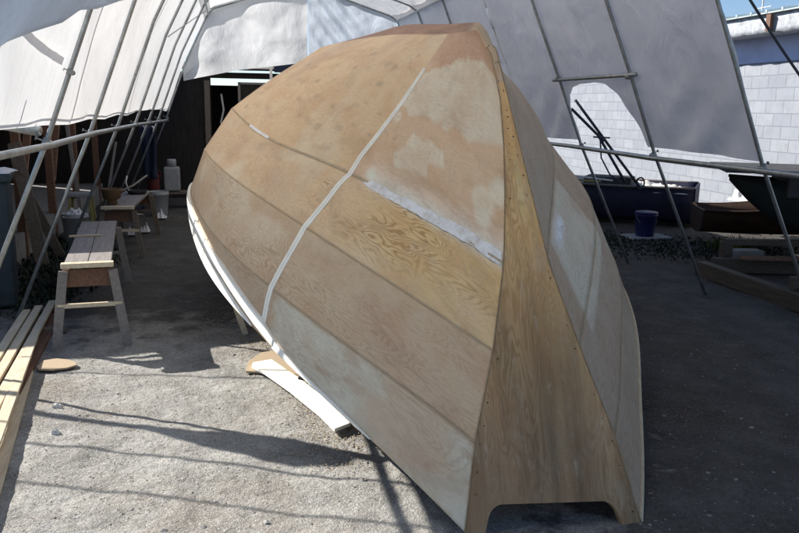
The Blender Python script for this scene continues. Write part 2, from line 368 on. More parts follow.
def paint(T, Sg, side):
    """base colour of the plywood: sheet tones, sanded glue, filler, stains, and shade painted on the right side"""
    n, m = Sg.shape; t = np.repeat(T[:, None], m, 1); s = Sg
    u = t*TL; v = s*.8
    c = np.zeros((n, m, 3)); base = np.array([.37, .265, .175])
    tan = np.array([.48, .345, .205]); pale = np.array([.505, .445, .345]); red = np.array([.40, .282, .190]); amber = np.array([.50, .345, .155]); brown = np.array([.34, .255, .175]); grey = np.array([.43, .395, .315])
    w1 = npn(u, v, 1.3, 1., 3); w2 = npn(u, v, 4., 9., 3)
    c[:] = tan
    def mixin(col, f):
        nonlocal c
        f = np.clip(f, 0, 1)[..., None]; c = c*(1-f)+np.asarray(col)*f
    w3 = npn(u, v, 14., 3., 3); wob_t = t+.007*w2+.0022*w3; wob_s = s+.045*w2+.014*w3
    U = wob_t*TL; V = wob_s*1.0
    pl = np.clip(s.astype(int), 0, 4)
    mixin(brown*1.1, (s > 3)*.75); mixin(brown, (s > 4)*.55); mixin(brown*1.15, ((s > 2) & (s < 3) & (t > .2))*.25)
    mixin(red, sstep(.05, .5, w1)*.75)
    mixin(pale, sstep(.1, .6, -w1)*.45)
    if side < 0:
        bat = np.interp(s, BATS, BATT)        # batten line in t
        after = t < bat
        mixin(red*1.12, after*((s > 1) & (s < 2))*.68); mixin(np.array([.36, .215, .14]), after*sstep(1.30, 1.12, s+.08*w2)*.75)
        poly = [(.122, 1.30), (.067, 1.17), (-.02, 1.17), (-.02, 1.52), (.011, 1.52), (.041, 1.60), (.060, 1.57), (.087, 1.53), (.116, 1.54), (.136, 1.52)]
        f = inpoly(U, V, [(a*TL, b) for a, b in poly]); mixin(pale*.98, sstep(-.006, .010, f)*(.86+.2*w3))
        poly = [(.122, 1.8), (.109, 1.73), (.104, 1.65), (.091, 1.68), (.06, 1.65), (.058, 1.73), (.078, 1.77), (.078, 1.85), (.098, 1.85), (.115, 1.85)]
        f = inpoly(U, V, [(a*TL, b) for a, b in poly]); mixin(pale*1.02, sstep(-.006, .009, f)*(.84+.2*w3))
        for a, b, r in ((.004, 1.68, .045), (.007, 1.73, .055), (.020, 1.80, .07), (.020, 1.86, .05), (.133, 1.6, .04), (.14, 1.95, .04)):
            f = r-np.hypot((t-a)*TL*.8, (s-b)*1.15); mixin(pale*1.05, sstep(-.012, .015, f)*.85)
        mixin(amber, after*((s > 2.0) & (s < 3))*(.8+.5*w1)*sstep(.175, .06, t)*sstep(3.1, 2.5, s+.25*w2))
        f = inpoly(U, V, [(a*TL, b) for a, b in [(.162, 4.03), (.162, 5.1), (-.02, 5.1), (-.02, 4.03)]])
        mixin(grey, (sstep(-.03, .05, f))*(.95-sstep(.1, .5, w1)*.7)*(s > 4)); mixin(brown, (s > 4)*(t < .16)*sstep(.25, .45, w2)*.6)
        mixin(brown*.95, (s > 4)*(t > .165)*.6)
        # glue streak feathering round the filled seam
        f = np.exp(-((s-1.99)/.085)**2)*sstep(.155, .13, t); mixin((.60, .55, .50), f*.75)
        # dark screw-putty ovals in rows on the wide upper sheet
        for k in range(75):
            a = .16+.030*(k % 15)+.006*math.sin(k*2.1); b = 1.16+.15*(k//15)+.03*math.cos(k*1.7)+(k % 15)*.012
            f = (.016+.010*math.sin(k*5.3))-np.hypot((t-a)*TL*.42, (s-b)*1.2); mixin(red*.66, sstep(-.016, .016, f)*(.40+.25*math.sin(k*3.7)))
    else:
        mixin((.245, .195, .150), .70)  # shade of the hull's right side darkened into the colour
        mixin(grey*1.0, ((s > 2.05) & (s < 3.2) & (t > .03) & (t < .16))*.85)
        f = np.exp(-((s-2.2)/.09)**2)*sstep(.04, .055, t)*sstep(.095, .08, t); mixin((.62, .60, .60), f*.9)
    c = np.clip(c*np.array([1.56, 1.57, 1.55]), .02, .8)
    amp = np.full((n, m), .52)
    amp += .25*npn(u, v, .9, 21., 2)
    if side < 0:
        amp = np.where((s > 2) & (s < 3) & (t < .19), 1.15*sstep(3.05, 2.5, s)+.25, amp)
        amp = np.where((s > 3) & (s < 4) & (t > .17), .75, amp); amp = np.where((s > 4) & (t < .05), .8, amp); amp = np.where((s > 1) & (s < 2), amp*.55, amp)
    return np.concatenate([c, np.clip(amp, 0.05, 1.5)[..., None]], -1)

def plank(side, i, parent, nm='side_plank'):
    T = np.concatenate([np.arange(0, .18, .0016), np.arange(.18, .36, .0026), np.arange(.36, 1.0001, .008)]); T[-1] = 1
    m = 60 if i == 1 else 24
    if side > 0: T = np.concatenate([np.arange(0, .3, .006), np.linspace(.3, 1, 60)]); m = m//2+1
    w = np.linspace(0, 1, m); Sg = np.repeat((i+w*.9999)[None, :], len(T), 0)
    P = hull_pts(T, Sg, side)
    cols = paint(T, Sg, side)
    du = np.linalg.norm(np.diff(P[:, m//2], axis=0), axis=1); u = np.concatenate([[0], np.cumsum(du)])
    gir = np.linalg.norm(P[len(T)//3, -1]-P[len(T)//3, 0])
    uv = np.stack([np.repeat(u[:, None], m, 1)+i*3.7+(side > 0)*11, np.repeat((w*gir)[None, :], len(T), 0)+i*2.3], -1)
    v, f = grid(P)
    if side < 0: f = [q[::-1] for q in f]
    o = mesh_obj(nm, v, f, M['hullply'], parent, True, uv.reshape(-1, 2), cols.reshape(-1, 4))
    md = o.modifiers.new('Solid', 'SOLIDIFY'); md.thickness = .012; md.offset = -1
    return o
def strip(name, side, T, s0, s1, h, mat, parent, lift=.0):
    """a raised strip lying on the hull between girths s0 and s1"""
    T = np.asarray(T); s0 = np.asarray(s0)*np.ones(len(T)); s1 = np.asarray(s1)*np.ones(len(T))
    a0 = hull_pts(T, s0, side, lift)[:, 0]; a1 = hull_pts(T, s1, side, lift)[:, 0]
    b0 = hull_pts(T, s0, side, lift+h)[:, 0]; b1 = hull_pts(T, s1, side, lift+h)[:, 0]
    P = np.stack([a0, b0, b1, a1, a0], 1); v, f = grid(P); n = len(T)
    f = [tuple(q) for q in f]+[(0, 1, 2, 3), ((n-1)*5+3, (n-1)*5+2, (n-1)*5+1, (n-1)*5)]
    o = mesh_obj(name, v, f, mat, parent)
    bm = bmesh.new(); bm.from_mesh(o.data); bmesh.ops.remove_doubles(bm, verts=bm.verts, dist=1e-5); bmesh.ops.recalc_face_normals(bm, faces=bm.faces); bm.to_mesh(o.data); bm.free()
    return o

boat = thing('upturned_boat', 'large unpainted plywood boat hull upside down with narrow notched transom', 'boat')
for sd in (-1, 1):
    for i in range(1, 5): plank(sd, i, boat)
# bottom panel between the two upper chines, over the keel
T = np.concatenate([np.arange(0, .3, .006), np.linspace(.3, 1, 60)])
L = hull_pts(T, np.linspace(.9999, 0, 8)[None, :].repeat(len(T), 0), -1); R = hull_pts(T, np.linspace(0, .9999, 8)[None, 1:].repeat(len(T), 0), 1)
P = np.concatenate([L, R], 1); m = P.shape[1]
cols = np.zeros((len(T), m, 3)); cols[:] = (.37, .21, .14)
nn = npn(T[:, None].repeat(m, 1)*TL, np.arange(m)[None, :].repeat(len(T), 0)*.1, 1.5, 4.)
cols = cols*(1+.35*nn[..., None]); ff = (sstep(.05, .02, T)[:, None, None]); cols = cols*(1-ff)+np.array([.47, .37, .25])*ff
v, f = grid(P); uv = np.stack([np.repeat(T[:, None]*TL, m, 1), np.repeat(np.arange(m)[None, :]*.06, len(T), 0)], -1)
o = mesh_obj('bottom_panel', v, f, M['hullply'], boat, True, uv.reshape(-1, 2), cols.reshape(-1, 3))
# stem facing at the bow
bmst = bmesh.new(); tube(bmst, [tuple(p) for p in hull_pts(np.full(12, 1.), np.linspace(0, 4.99, 12), -1)[:, 0]], .03, 8); bm_obj('stem', bmst, M['lumber'], boat, True)
# transom
def transom():
    ss = np.linspace(.02, 4.9999, 90)
    Lp = hull_pts(np.zeros(90), ss, -1, 0, True)[:, 0]; Rp = hull_pts(np.zeros(90), ss, 1, 0, True)[:, 0]
    nz = .125; cx = G0[0]
    zl = Lp[::-1, 2]; nzs = 110
    def edge(z):
        return np.interp(z, zl, Lp[::-1, 0]), np.interp(z, zl, Rp[::-1, 0]), np.interp(z, zl, Lp[::-1, 1]), np.interp(z, zl, Rp[::-1, 1])
    verts = []; uvs = []; cl = []; faces = []
    def put(x, z):
        a, b, ya, yb = edge(z); w = (x-a)/max(b-a, 1e-6); verts.append((x, ya*(1-w)+yb*w-.005, z)); xr = x-cx
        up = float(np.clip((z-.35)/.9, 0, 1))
        c = np.array([.39, .25, .135])*(1-up)+np.array([.72, .45, .19])*up  # glow on the upper transom put into its colour
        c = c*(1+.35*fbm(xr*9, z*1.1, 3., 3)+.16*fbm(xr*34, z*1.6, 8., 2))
        if z > 1.93: c = np.array([.62, .49, .33])
        cl.append(np.clip(c, .03, .8)); uvs.append((z*.9+40+.15*xr, xr*1.1+.5)); return len(verts)-1
    def patch(zs, fa, fb, n):
        G = [[put(fa(z)*(1-k/(n-1))+fb(z)*k/(n-1), z) for k in range(n)] for z in zs]
        for r0, r1 in zip(G, G[1:]):
            for k in range(n-1): faces.append((r0[k], r0[k+1], r1[k+1], r1[k]))
    z_bot = zl[0]
    patch(np.linspace(nz, zl[-1], nzs), lambda z: edge(z)[0], lambda z: edge(z)[1], 71)
    r = .05
    def inn(z):
        q = .318-.034*(z-z_bot)/(nz-z_bot); d = z-(nz-r)
        return q-(r-math.sqrt(max(r*r-d*d, 0)) if d > 0 else 0)
    zz = np.concatenate([np.linspace(z_bot, nz-r, 6), nz-r+r*np.sin(np.linspace(.1, PI/2, 9))])
    patch(zz, lambda z: edge(z)[0], lambda z: cx-inn(z), 7); patch(zz, lambda z: cx+inn(z), lambda z: edge(z)[1], 7)
    verts = tilt(np.array(verts), np.zeros(len(verts)))
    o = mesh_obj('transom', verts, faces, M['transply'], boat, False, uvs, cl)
    md = o.modifiers.new('Solid', 'SOLIDIFY'); md.thickness = .03; md.offset = -1
    return hull_pts(np.zeros(90), ss, -1)[:, 0], hull_pts(np.zeros(90), ss, 1)[:, 0]
Lp, Rp = transom()
def edge_pts(E, n):
    d = np.concatenate([[0], np.cumsum(np.linalg.norm(np.diff(E, axis=0), axis=1))]); q = np.linspace(.12, d[-1]-.06, n)
    return np.stack([np.interp(q, d, E[:, a]) for a in range(3)], 1)
scr = None
for E, inn, n in ((Lp, .02, 24), (Rp, -.02, 22)):
    for p in edge_pts(E, n):
        if scr is None:
            bm = bmesh.new(); lathe(bm, [(.0001, 0), (.0034, 0), (.0034, .003), (.0001, .003)], n=8); bmesh.ops.rotate(bm, verts=bm.verts, matrix=Matrix.Rotation(PI/2, 3, 'X')); scr = bm_obj('screw', bm, M['black'], boat); o = scr
        else:
            o = scr.copy(); link(o, boat)
        o.location = (p[0]+inn*random.uniform(.75, 1.3), p[1]-.0055, p[2]+random.uniform(-.018, .018)); o.scale = (1, 1, 1) if random.random() < .7 else (.7, 1, .7)
# edge grain of the side planks shows as a thin dark-brown band along the transom
for sd, E in ((-1, Lp), (1, Rp)):
    bm = bmesh.new(); pts = [(p[0]-.004*sd*-1, p[1]-.004, p[2]) for p in np.concatenate([E[2::4], E[-1:]])]
    tube(bm, pts, .0032, 6); bm_obj('plank_end_grain', bm, M['endgrain'], boat, True)
# temporary batten pair bent round the hull
sg = np.linspace(1.27, 4.93, 60)
for k, (d0, d1) in enumerate(((-.0028, -.0001), (.0003, .0031))):
    P = []
    def rail(dt, lift): return hull_pts(np.interp(sg, BATS, BATT)+dt, sg, -1, lift)[:, 0]
    a0, b0, b1, a1 = rail(d0, .000), rail(d0, .0035), rail(d1, .0035), rail(d1, .000)
    v, f = grid(np.stack([a0, b0, b1, a1, a0], 1)); o = mesh_obj('batten', v, list(f)+[(0, 1, 2, 3), (59*5+3, 59*5+2, 59*5+1, 59*5)], M['batten'], boat)
# white seam filler: ragged raised bead on the first chine
n = 90; T = np.linspace(.148, .002, n)
wn = np.array([fbm(q*60, 3., 1., 3) for q in T]); wn2 = np.array([fbm(q*60, 9., 4., 3) for q in T])
taper = sstep(.148, .135, T)
ctr = 2.0+np.interp(T, [0, .027, .067, .095, .145], [-.005, -.01, -.0, .015, .02])
strip('seam_filler', -1, T, ctr-(.036+.012*wn)*taper, ctr+(.045+.026*wn2)*taper, .0012, M['filler'], boat, .001)
wq = np.array([abs(fbm(q*70, 5., 2., 3)) for q in T]); strip('glue_squeeze', -1, T[28:], (ctr+(.045+.026*wn2)*taper)[28:]-.003, (ctr+(.045+.026*wn2)*taper)[28:]+.001+.022*wq[28:], .002, M['glue'], boat, .0)
T = np.linspace(.40, .335, 20); strip('seam_filler', -1, T, 1.985, 2.01, .004, M['filler'], boat, .001)
T = np.linspace(.088, .048, 30); wr = np.array([fbm(q*90, 3., 1., 2) for q in T]); strip('seam_filler', 1, T, 2.15+.03*wr, 2.24+.06*wr, .004, M['filler'], boat, .001)
# lap lines between the planks
for sd in (-1, 1):
    for ch in (2, 3, 4):
        T = np.linspace(0.001, .97, 120); strip('lap_edge', sd, T, ch-.008, ch+.006, .0035, M['dust'], boat, -.001)
# white rub rail and the painted lower strake of the left side
T = np.linspace(.60, .153, 70)
up = np.interp(T, [.153, .173, .209, .263, .326, .406, .6], [4.83, 4.67, 4.55, 4.38, 4.33, 4.28, 4.25])
gp = np.interp(T, [.153, .18, .197, .257, .355, .448, .6], [4.97, 4.91, 4.85, 4.66, 4.60, 4.62, 4.65])
strip('rub_rail', -1, T, up, gp-.02, .022, M['white'], boat)
T2 = np.linspace(.60, .185, 60); gp2 = np.interp(T2, T[::-1], gp[::-1])
strip('sheer_strake', -1, T2, gp2+.07, np.full(60, 4.999), .012, M['white'], boat)
T3 = np.linspace(.153, .06, 30); strip('sheer_strip', -1, T3, np.interp(T3, [.06, .092, .122, .153], [4.985, 4.95, 4.92, 4.85]), np.full(30, 4.999), .014, M['white'], boat)
T3 = np.linspace(.001, .8, 60); strip('rub_rail', 1, T3, 4.94, 4.999, .01, M['lumber'], boat)
# inside frames and strongback that carry it, mostly hidden below
inner = thing('building_frame', 'dark timber strongback hidden underneath the upturned hull', 'frame')
bm = bmesh.new(); beam(bm, (1.1, 3.6, .10), (1.1, 9.8, .10), .09, .14); beam(bm, (1.65, 3.6, .10), (1.65, 9.8, .10), .09, .14); bm_obj('sill_beam', bm, M['oldwood'], inner)
for y in (4.3, 6.2, 8.0):
    bm = bmesh.new(); beam(bm, (.6 if y < 5 else .12, y, .24), (2.0 if y < 5 else 2.5, y, .24), .04, .09); bm_obj('cross_beam', bm, M['oldwood'], inner)
bm = bmesh.new(); beam(bm, (.075, 6.10, 0), (-.03, 6.12, .34), .045, .03, (0, 1, 0)); bm_obj('prop', bm, M['lumber'], inner)

# ------------------------------------------------------------------ shelter frame
Y0, DY = 5.215, 1.593
RY = [Y0+k*DY for k in range(-2, 7)]
LEG_L = [(-1.80, 0), (-1.12, 1.55), (-.72, 2.60), (-.36, 3.32)]
ROOF = [(-.26, 3.45), (.3, 3.64), (1.43, 3.92), (2.1, 3.72), (2.95, 3.46)]
LEG_R = [(3.10, 3.36), (3.31, 2.85), (3.64, 2.12), (3.95, 1.40), (4.66, 0)]
shelter = thing('shelter_frame', 'galvanised pipe frame of the tent shelter arching over the boat', 'shelter')
prof = LEG_L+ROOF+LEG_R
for k, y in enumerate(RY):
    bm = bmesh.new(); tube(bm, [(x+(.05 if k == 5 and x > 2 else 0), y+.012*math.sin(k*3+z), z-.02 if z == 0 else z) for x, z in prof], .016, 10); bm_obj('rib', bm, M['galv'], shelter, True)
def rail_(name, pts, r=.017):
    bm = bmesh.new(); tube(bm, pts, r, 10); bm_obj(name, bm, M['galv'], shelter, True)
rail_('side_rail', [(-1.105, RY[0]-.2, 1.545), (-1.085, RY[2], 1.535), (-1.09, RY[3], 1.55), (-1.11, RY[5], 1.54), (-1.10, RY[8], 1.50)], .020)
rail_('side_rail', [(3.925, RY[1], 1.375), (3.925, RY[3], 1.365), (3.925, RY[4]+.3, 1.385), (3.93, RY[8], 1.38)], .024)
rail_('purlin', [(-.33, RY[0], 3.34), (-.33, RY[8], 3.34)]); rail_('purlin', [(3.07, RY[0], 3.36), (3.07, RY[8], 3.36)])
rail_('ridge_pole', [(1.43, RY[0], 3.89), (1.43, RY[8], 3.89)])
rail_('door_bar', [(3.60, RY[4]+.10, 2.13), (3.63, RY[3]-.12, 2.13)], .020)
bm = bmesh.new()
tube(bm, [(-.70, RY[5], 2.58), (-.33, 14.7, 3.44)], .007, 6); tube(bm, [(-.33, 14.7, 3.44), (.5, 14.75, 3.68)], .007, 6)
bm_obj('brace_wire', bm, M['coupler'], shelter)
cp = None
def coupler(x, y, z, tilt):
    global cp
    if cp is None:
        bm = bmesh.new(); tube(bm, [(0, 0, -.035), (0, 0, .035)], .031, 12); tube(bm, [(.028, -.04, 0), (.028, .04, 0)], .03, 12)
        tube(bm, [(-.02, -.02, .01), (-.075, -.03, .012)], .007, 6); box(bm, (-.078, -.03, .012), (.012, .035, .03)); cp = bm_obj('coupler', bm, M['coupler'], shelter, False, .002); o = cp
    else: o = cp.copy(); link(o, shelter)
    o.location = (x, y, z); o.rotation_euler = (0, tilt, 0 if x < 1 else PI); k_ = .55 if (x < 0 and z > 1.9) else .72; o.scale = (k_, k_, k_)
for y in RY[1:]:
    coupler(-1.12, y, 1.55, .38); coupler(3.95, y, 1.40, -.46 if False else .46)
coupler(-.955, RY[2], 1.98, .36); coupler(3.64, RY[3], 2.12, .42); coupler(3.61, RY[4], 2.14, .42)
# light-coloured sleeve on the right rib behind the boat
bm = bmesh.new(); tube(bm, [(3.265, RY[5]-.01, 3.07), (3.365, RY[5]-.01, 2.83)], .026, 10); bm_obj('pipe_sleeve', bm, M['sleeve'], shelter, True)

# ------------------------------------------------------------------ tarps
def prof_pt(side, z):
    if side < 0: L = LEG_L+[(-.26, 3.45)]
    else: L = [(2.95, 3.46)]+LEG_R; L = L[::-1]
    zs = [p[1] for p in L]; xs = [p[0] for p in L]
    return float(np.interp(z, zs, xs))
def tarp_grid(name, fn, nu, nv, mat, keep=None):
    P = np.array([[fn(i/(nu-1), j/(nv-1)) for j in range(nv)] for i in range(nu)]); v, f = grid(P)
    if keep: f = [q for q in f if keep(np.mean([v[k] for k in q], axis=0))]
    o = mesh_obj(name, v, f, mat, None, True)
    return o
def left_fn(u, w):
    y = 2.0+(15.02-2.0)*u
    zb = np.interp(y, [2, 5.2, 6.0, 6.8, 7.6, 8.4, 9.2, 10, 11.6, 13.2, 14.8], [1.66, 1.655, 1.64, 1.665, 1.65, 1.68, 1.66, 1.70, 1.71, 1.70, 1.66])
    z = zb+(3.46-zb)*w
    x = prof_pt(-1, z)-.03
    ph = (y-RY[0])/DY; bel = math.sin(PI*(ph % 1))**1.0
    x -= .05*bel*math.sin(PI*min(w*1.1, 1))-.010*fbm(y*2.2, z*1.8, 1., 3)
    if w == 0: x -= .01
    return (x, y, z)
o = tarp_grid('side_tarp', left_fn, 180, 44, M['tarp']); tag(o, 'bright white tarp wall glowing in the sun on the left side of the shelter', 'tarp')
ltarp = o
def band(pa, pb, wd):
    n = 40; V = []
    for i in range(n):
        y = pa[0]+(pb[0]-pa[0])*i/(n-1); z = pa[1]+(pb[1]-pa[1])*i/(n-1); ww = wd*(1+.12*fbm(i*.3, wd*9, 2., 2))
        dy, dz = (0, ww/2) if abs(pb[0]-pa[0]) > abs(pb[1]-pa[1]) else (ww/2, 0)
        for sg_ in (-1, 1):
            zz = z+sg_*dz; ph = ((y-RY[0])/DY) % 1; V.append((prof_pt(-1, zz)-.055-.055*math.sin(PI*ph)-.012, y+sg_*dy, zz))
    mesh_obj('seam_band', V, [(2*i, 2*i+1, 2*i+3, 2*i+2) for i in range(n-1)], M['tarp_grey'], ltarp)
band((3.95, 2.20), (5.15, 2.06), .045); band((2.2, 1.715), (14.6, 1.745), .018)
for q in (6.05, 9.25, 12.4): band((q, 1.70), (q+.05, 3.35), .05)

def roof_fn(u, w):
    y = 2.0+(15.02-2.0)*u
    xs = [p[0] for p in ROOF]; x = xs[0]-.16+(3.14-(xs[0]-.16))*w; z = float(np.interp(x, [-.42, -.28, .3, 1.43, 2.1, 3.08], [3.30, 3.50, 3.675, 3.955, 3.755, 3.43]))
    ph = (y-RY[0])/DY; z += -.03*math.sin(PI*(ph % 1))*math.sin(PI*w)+.01*fbm(x*2, y*2, 3., 2)
    return (x, y, z)
o = tarp_grid('roof_tarp', roof_fn, 120, 40, M['tarp_roof']); tag(o, 'pale tarp roof stretched over the ridge of the shelter above the boat', 'tarp')
# right side tarp with the arched doorway
ARCH = [(8.42, 1.2), (8.42, 1.62), (8.40, 1.86), (8.28, 2.02), (8.05, 2.08), (7.75, 2.09), (7.50, 2.07), (7.32, 1.98), (7.14, 1.80), (6.98, 1.55), (6.88, 1.2)]
def right_base(y, z):
    ph = (y-RY[0])/DY
    x = prof_pt(1, z)+.03+.05*math.sin(PI*(ph % 1))+.020*fbm(y*2.0, z*3, 7., 3)
    low = max(0, 1-(z-1.44)/.75); x += .035*low*math.sin((y*1.3+z*2.2)*6.5)*min(1, (abs((ph % 1)-.5)*-2+1)*1.2)
    return x
def right_tarp():
    # planar triangulation in (y,z): constrained outline with a hole cut by distance
    ys = np.linspace(5.25, 14.82, 300); V = []; idx = {}; F = []
    nz = 64
    A = [(a, b) for a, b in ARCH]
    def arch_top(y):
        if not 6.90 < y < 8.42: return None
        pts = sorted(A); return float(np.interp(y, [p[0] for p in pts[::1]], [p[1] for p in pts]))
    al = [(6.88, 1.2), (6.93, 1.44), (6.98, 1.55), (7.14, 1.80), (7.32, 1.98), (7.50, 2.07), (7.75, 2.09), (8.05, 2.08), (8.22, 2.05), (8.34, 1.97), (8.40, 1.86), (8.425, 1.62), (8.43, 1.2)]
    # extra columns at the steep jambs
    ys = np.unique(np.concatenate([ys, np.linspace(6.86, 7.2, 60), np.linspace(8.3, 8.44, 60)]))
    for i, y in enumerate(ys):
        zb = 1.445+.02*math.sin(y*1.1)+(.02 if y > 8.4 else 0)
        a = float(np.interp(y, [p[0] for p in al], [p[1] for p in al])) if 6.88 < y < 8.43 else 0
        zb = max(zb, a)
        for j in range(nz):
            z = zb+(3.46-zb)*(j/(nz-1)); V.append((right_base(y, z), y, z))
    for i in range(len(ys)-1):
        for j in range(nz-1): F.append((i*nz+j, (i+1)*nz+j, (i+1)*nz+j+1, i*nz+j+1))
    o = mesh_obj('side_tarp', V, F, M['tarp_grey'], None, True); return o
tag(right_tarp(), 'grey shaded tarp wall on the right with an arched opening cut in it', 'tarp')
# light binding on the front edge of the right tarp
def end_fn(u, w):
    x = -.80+(1.43+.80)*u; zt = float(np.interp(x, [-.8, -.74, -.40, -.28, .3, 1.43], [2.40, 2.58, 3.30, 3.52, 3.70, 3.96]))
    zb = float(np.interp(x, [-.8, -.51, .2, .74, 1.43], [2.20, 2.27, 2.42, 2.49, 2.59])); zt = max(zt, zb+.02)
    z = zb+(zt-zb)*w
    y = 14.86+.09*math.sin((x*1.3+z*1.1)*3.0)*min(1, w*3)*min(1, (1-w)*4)+.05*fbm(x*2, z*2, 3., 3)
    return (x, y, z)
o = tarp_grid('end_tarp', end_fn, 70, 40, M['tarp_end']); tag(o, 'white tarp hung across the far end of the shelter above the dark doorway', 'tarp')
def end2_fn(u, w):
    x = 1.45+(3.12-1.45)*u; zt = float(np.interp(x, [1.4, 2.1, 3.12], [3.97, 3.78, 3.42])); z = 1.9+(zt-1.9)*w
    y = 14.90+.055*math.sin((x*1.0+z*.85)*19)*(.5+.5*math.sin(x*4))+.03*fbm(x*3, z*3, 3., 2)
    return (x, y, z)
o = tarp_grid('end_tarp', end2_fn, 90, 60, M['tarp_blue']); tag(o, 'bluish translucent sheet with slanting folds beside the white end tarp', 'tarp')
# loose sheet sagging at the near left
EDGE = [(-.98, 2.3, 1.70), (-.90, 2.7, 1.83), (-.85, 3.1, 1.95), (-.82, 3.3, 2.02), (-.80, 3.6, 2.08), (-.75, 4.0, 2.16), (-.72, 4.3, 2.25), (-.67, 4.5, 2.28), (-.59, 4.8, 2.36), (-.45, 5.1, 2.44), (-.23, 5.4, 2.56), (.1, 5.6, 2.75), (.5, 5.7, 2.95)]
def sheet_fn(u, w):
    k = u*(len(EDGE)-1); i = min(int(k), len(EDGE)-2); f = k-i
    a = Vector(EDGE[i]).lerp(Vector(EDGE[i+1]), f)
    b = a+Vector((.42, -.25, 1.05))
    b.z = min(b.z, 3.42)
    p = a.lerp(b, w); s = .07*math.sin(PI*w)+.03*fbm(p.y*2, w*3, 1., 3)*min(1, w*3)
    return (p.x+s, p.y, p.z-s)
o = tarp_grid('loose_sheet', sheet_fn, 90, 30, M['sheet']); tag(o, 'blue grey plastic sheet sagging from the roof at the near left corner', 'plastic sheet')
md = o.modifiers.new('Solid', 'SOLIDIFY'); md.thickness = .002

def rope(pts, label, r=.006):
    bm = bmesh.new(); P = []
    for a, b in zip(pts, pts[1:]):
        a = Vector(a); b = Vector(b)
        for i in range(10): q = a.lerp(b, i/10); q.z -= .02*(b-a).length*math.sin(PI*i/10)*.5; P.append(q)
    P.append(Vector(pts[-1])); tube(bm, P, r, 6); tag(bm_obj('rope', bm, M['rope'], None, True), label, 'rope')
rope([(2.92, 4.5, 2.77), (3.18, 4.5, 2.49), (3.59, 4.5, 2.05), (4.5, 4.5, 1.05)], 'taut dark guy line crossing in front of the sky at the upper right', .0085)
bm = bmesh.new(); tube(bm, [(-3.78, 6.69, 1.97), (-1.16, 5.24, 1.62)], .034, 8); bm_obj('shadow_pole', bm, M['galv'], shelter, True)  # unseen pole added outside the tarp to cast a ground shadow
bm = bmesh.new(); tube(bm, [(-2.55, 5.99, 1.79), (-2.3, 5.86, 1.86), (-1.95, 5.68, 1.86), (-1.65, 5.52, 1.80), (-1.35, 5.35, 1.66)], [.02, .10, .15, .10, .02], 10); bm_obj('shadow_roll', bm, M['tarp_grey'], shelter, True)  # unseen bundle added on the pole to thicken its ground shadow
rope([(-3.9, 6.3, 1.97), (-1.25, 5.08, 1.78)], 'unseen shadow-casting line outside the left tarp between the two others', .011)  # this line and the next two are added for thin ground shadows
rope([(-3.6, 7.25, 1.95), (-1.4, 6.75, 1.99)], 'unseen shadow-casting line outside the left tarp beyond the first ribs', .009)
rope([(-3.6, 5.75, 1.95), (-1.25, 4.75, 1.95)], 'unseen shadow-casting line outside the left tarp nearest the viewer', .009)

# ------------------------------------------------------------------ left side: container, sheds, trestles
ct = thing('waste_container', 'dark blue green upright container at the left edge with rag on its lid', 'container', None, (-1.86, 7.2, 0), math.radians(12))
bm = bmesh.new(); box(bm, (-.62, .35, .57), (1.2, .68, 1.10)); bm_obj('body', bm, M['drum'], ct, False, .02)
for q in (-.25, -.62, -1.0):
    bm = bmesh.new(); box(bm, (q, -.001, .55), (.05, .03, 1.0)); bm_obj('side_rib', bm, M['drum'], ct, False, .006)
bm = bmesh.new(); box(bm, (-.62, .35, 1.15), (1.27, .75, .07)); bm_obj('lid', bm, M['drum'], ct, False, .015)
def crumple(name, c, s, mat, seed, label, cat, h=.05, rz=0, par=None):
    n = 26; V = []; 
    for i in range(n):
        for j in range(n):
            u = i/(n-1)*2-1; w = j/(n-1)*2-1; e = 1-max(abs(u), abs(w))**3
            x = u*s[0]*(1+.25*fbm(w*2, seed, 1., 2)); y = w*s[1]*(1+.25*fbm(u*2, seed, 5., 2))
            z = max(h*(.6*e+1.1*fbm(u*2.2+seed, w*2.2, 2., 4)*e), -.01*0)+.004
            V.append((x*math.cos(rz)-y*math.sin(rz)+c[0], x*math.sin(rz)+y*math.cos(rz)+c[1], z+c[2]))
    F = [(i*n+j, (i+1)*n+j, (i+1)*n+j+1, i*n+j+1) for i in range(n-1) for j in range(n-1)]
    o = mesh_obj(name, V, F, mat, par, True)
    if label: tag(o, label, cat)
    return o
crumple('rag', (-2.12, 7.38, 1.185), (.24, .16), M['rag'], 3., 'pale crumpled cloth lying on the dark container lid', 'cloth', .05)

# lean-to along the left
lean = thing('lean_to_shed', 'dark open lean-to shed with timber posts behind the left pipes', 'shed')
bm = bmesh.new(); box(bm, (-4.4, 11.8, 1.15), (.08, 7.6, 2.3)); box(bm, (-3.4, 8.02, 1.1), (1.95, .06, 2.2)); bm_obj('wall', bm, M['shed'], lean)
bm = bmesh.new(); beam(bm, (-4.5, 11.75, 2.42), (-2.25, 11.75, 2.15), 7.7, .05); bm_obj('roof', bm, M['shed'], lean)
for y in (8.1, 9.6, 11.2, 12.9, 14.9):
    bm = bmesh.new(); box(bm, (-2.38, y, 1.06), (.09, .09, 2.12)); bm_obj('post', bm, M['redwood'], lean)
for y in (9.6, 11.2):
    bm = bmesh.new(); beam(bm, (-2.38, y+.1, .75), (-2.38, y+.75, 1.7), .05, .08, (1, 0, 0)); bm_obj('brace', bm, M['redwood'], lean)
bm = bmesh.new(); box(bm, (-3.3, 12.0, .16), (1.9, 6.6, .32)); bm_obj('floor_slab', bm, M['concrete'], lean)
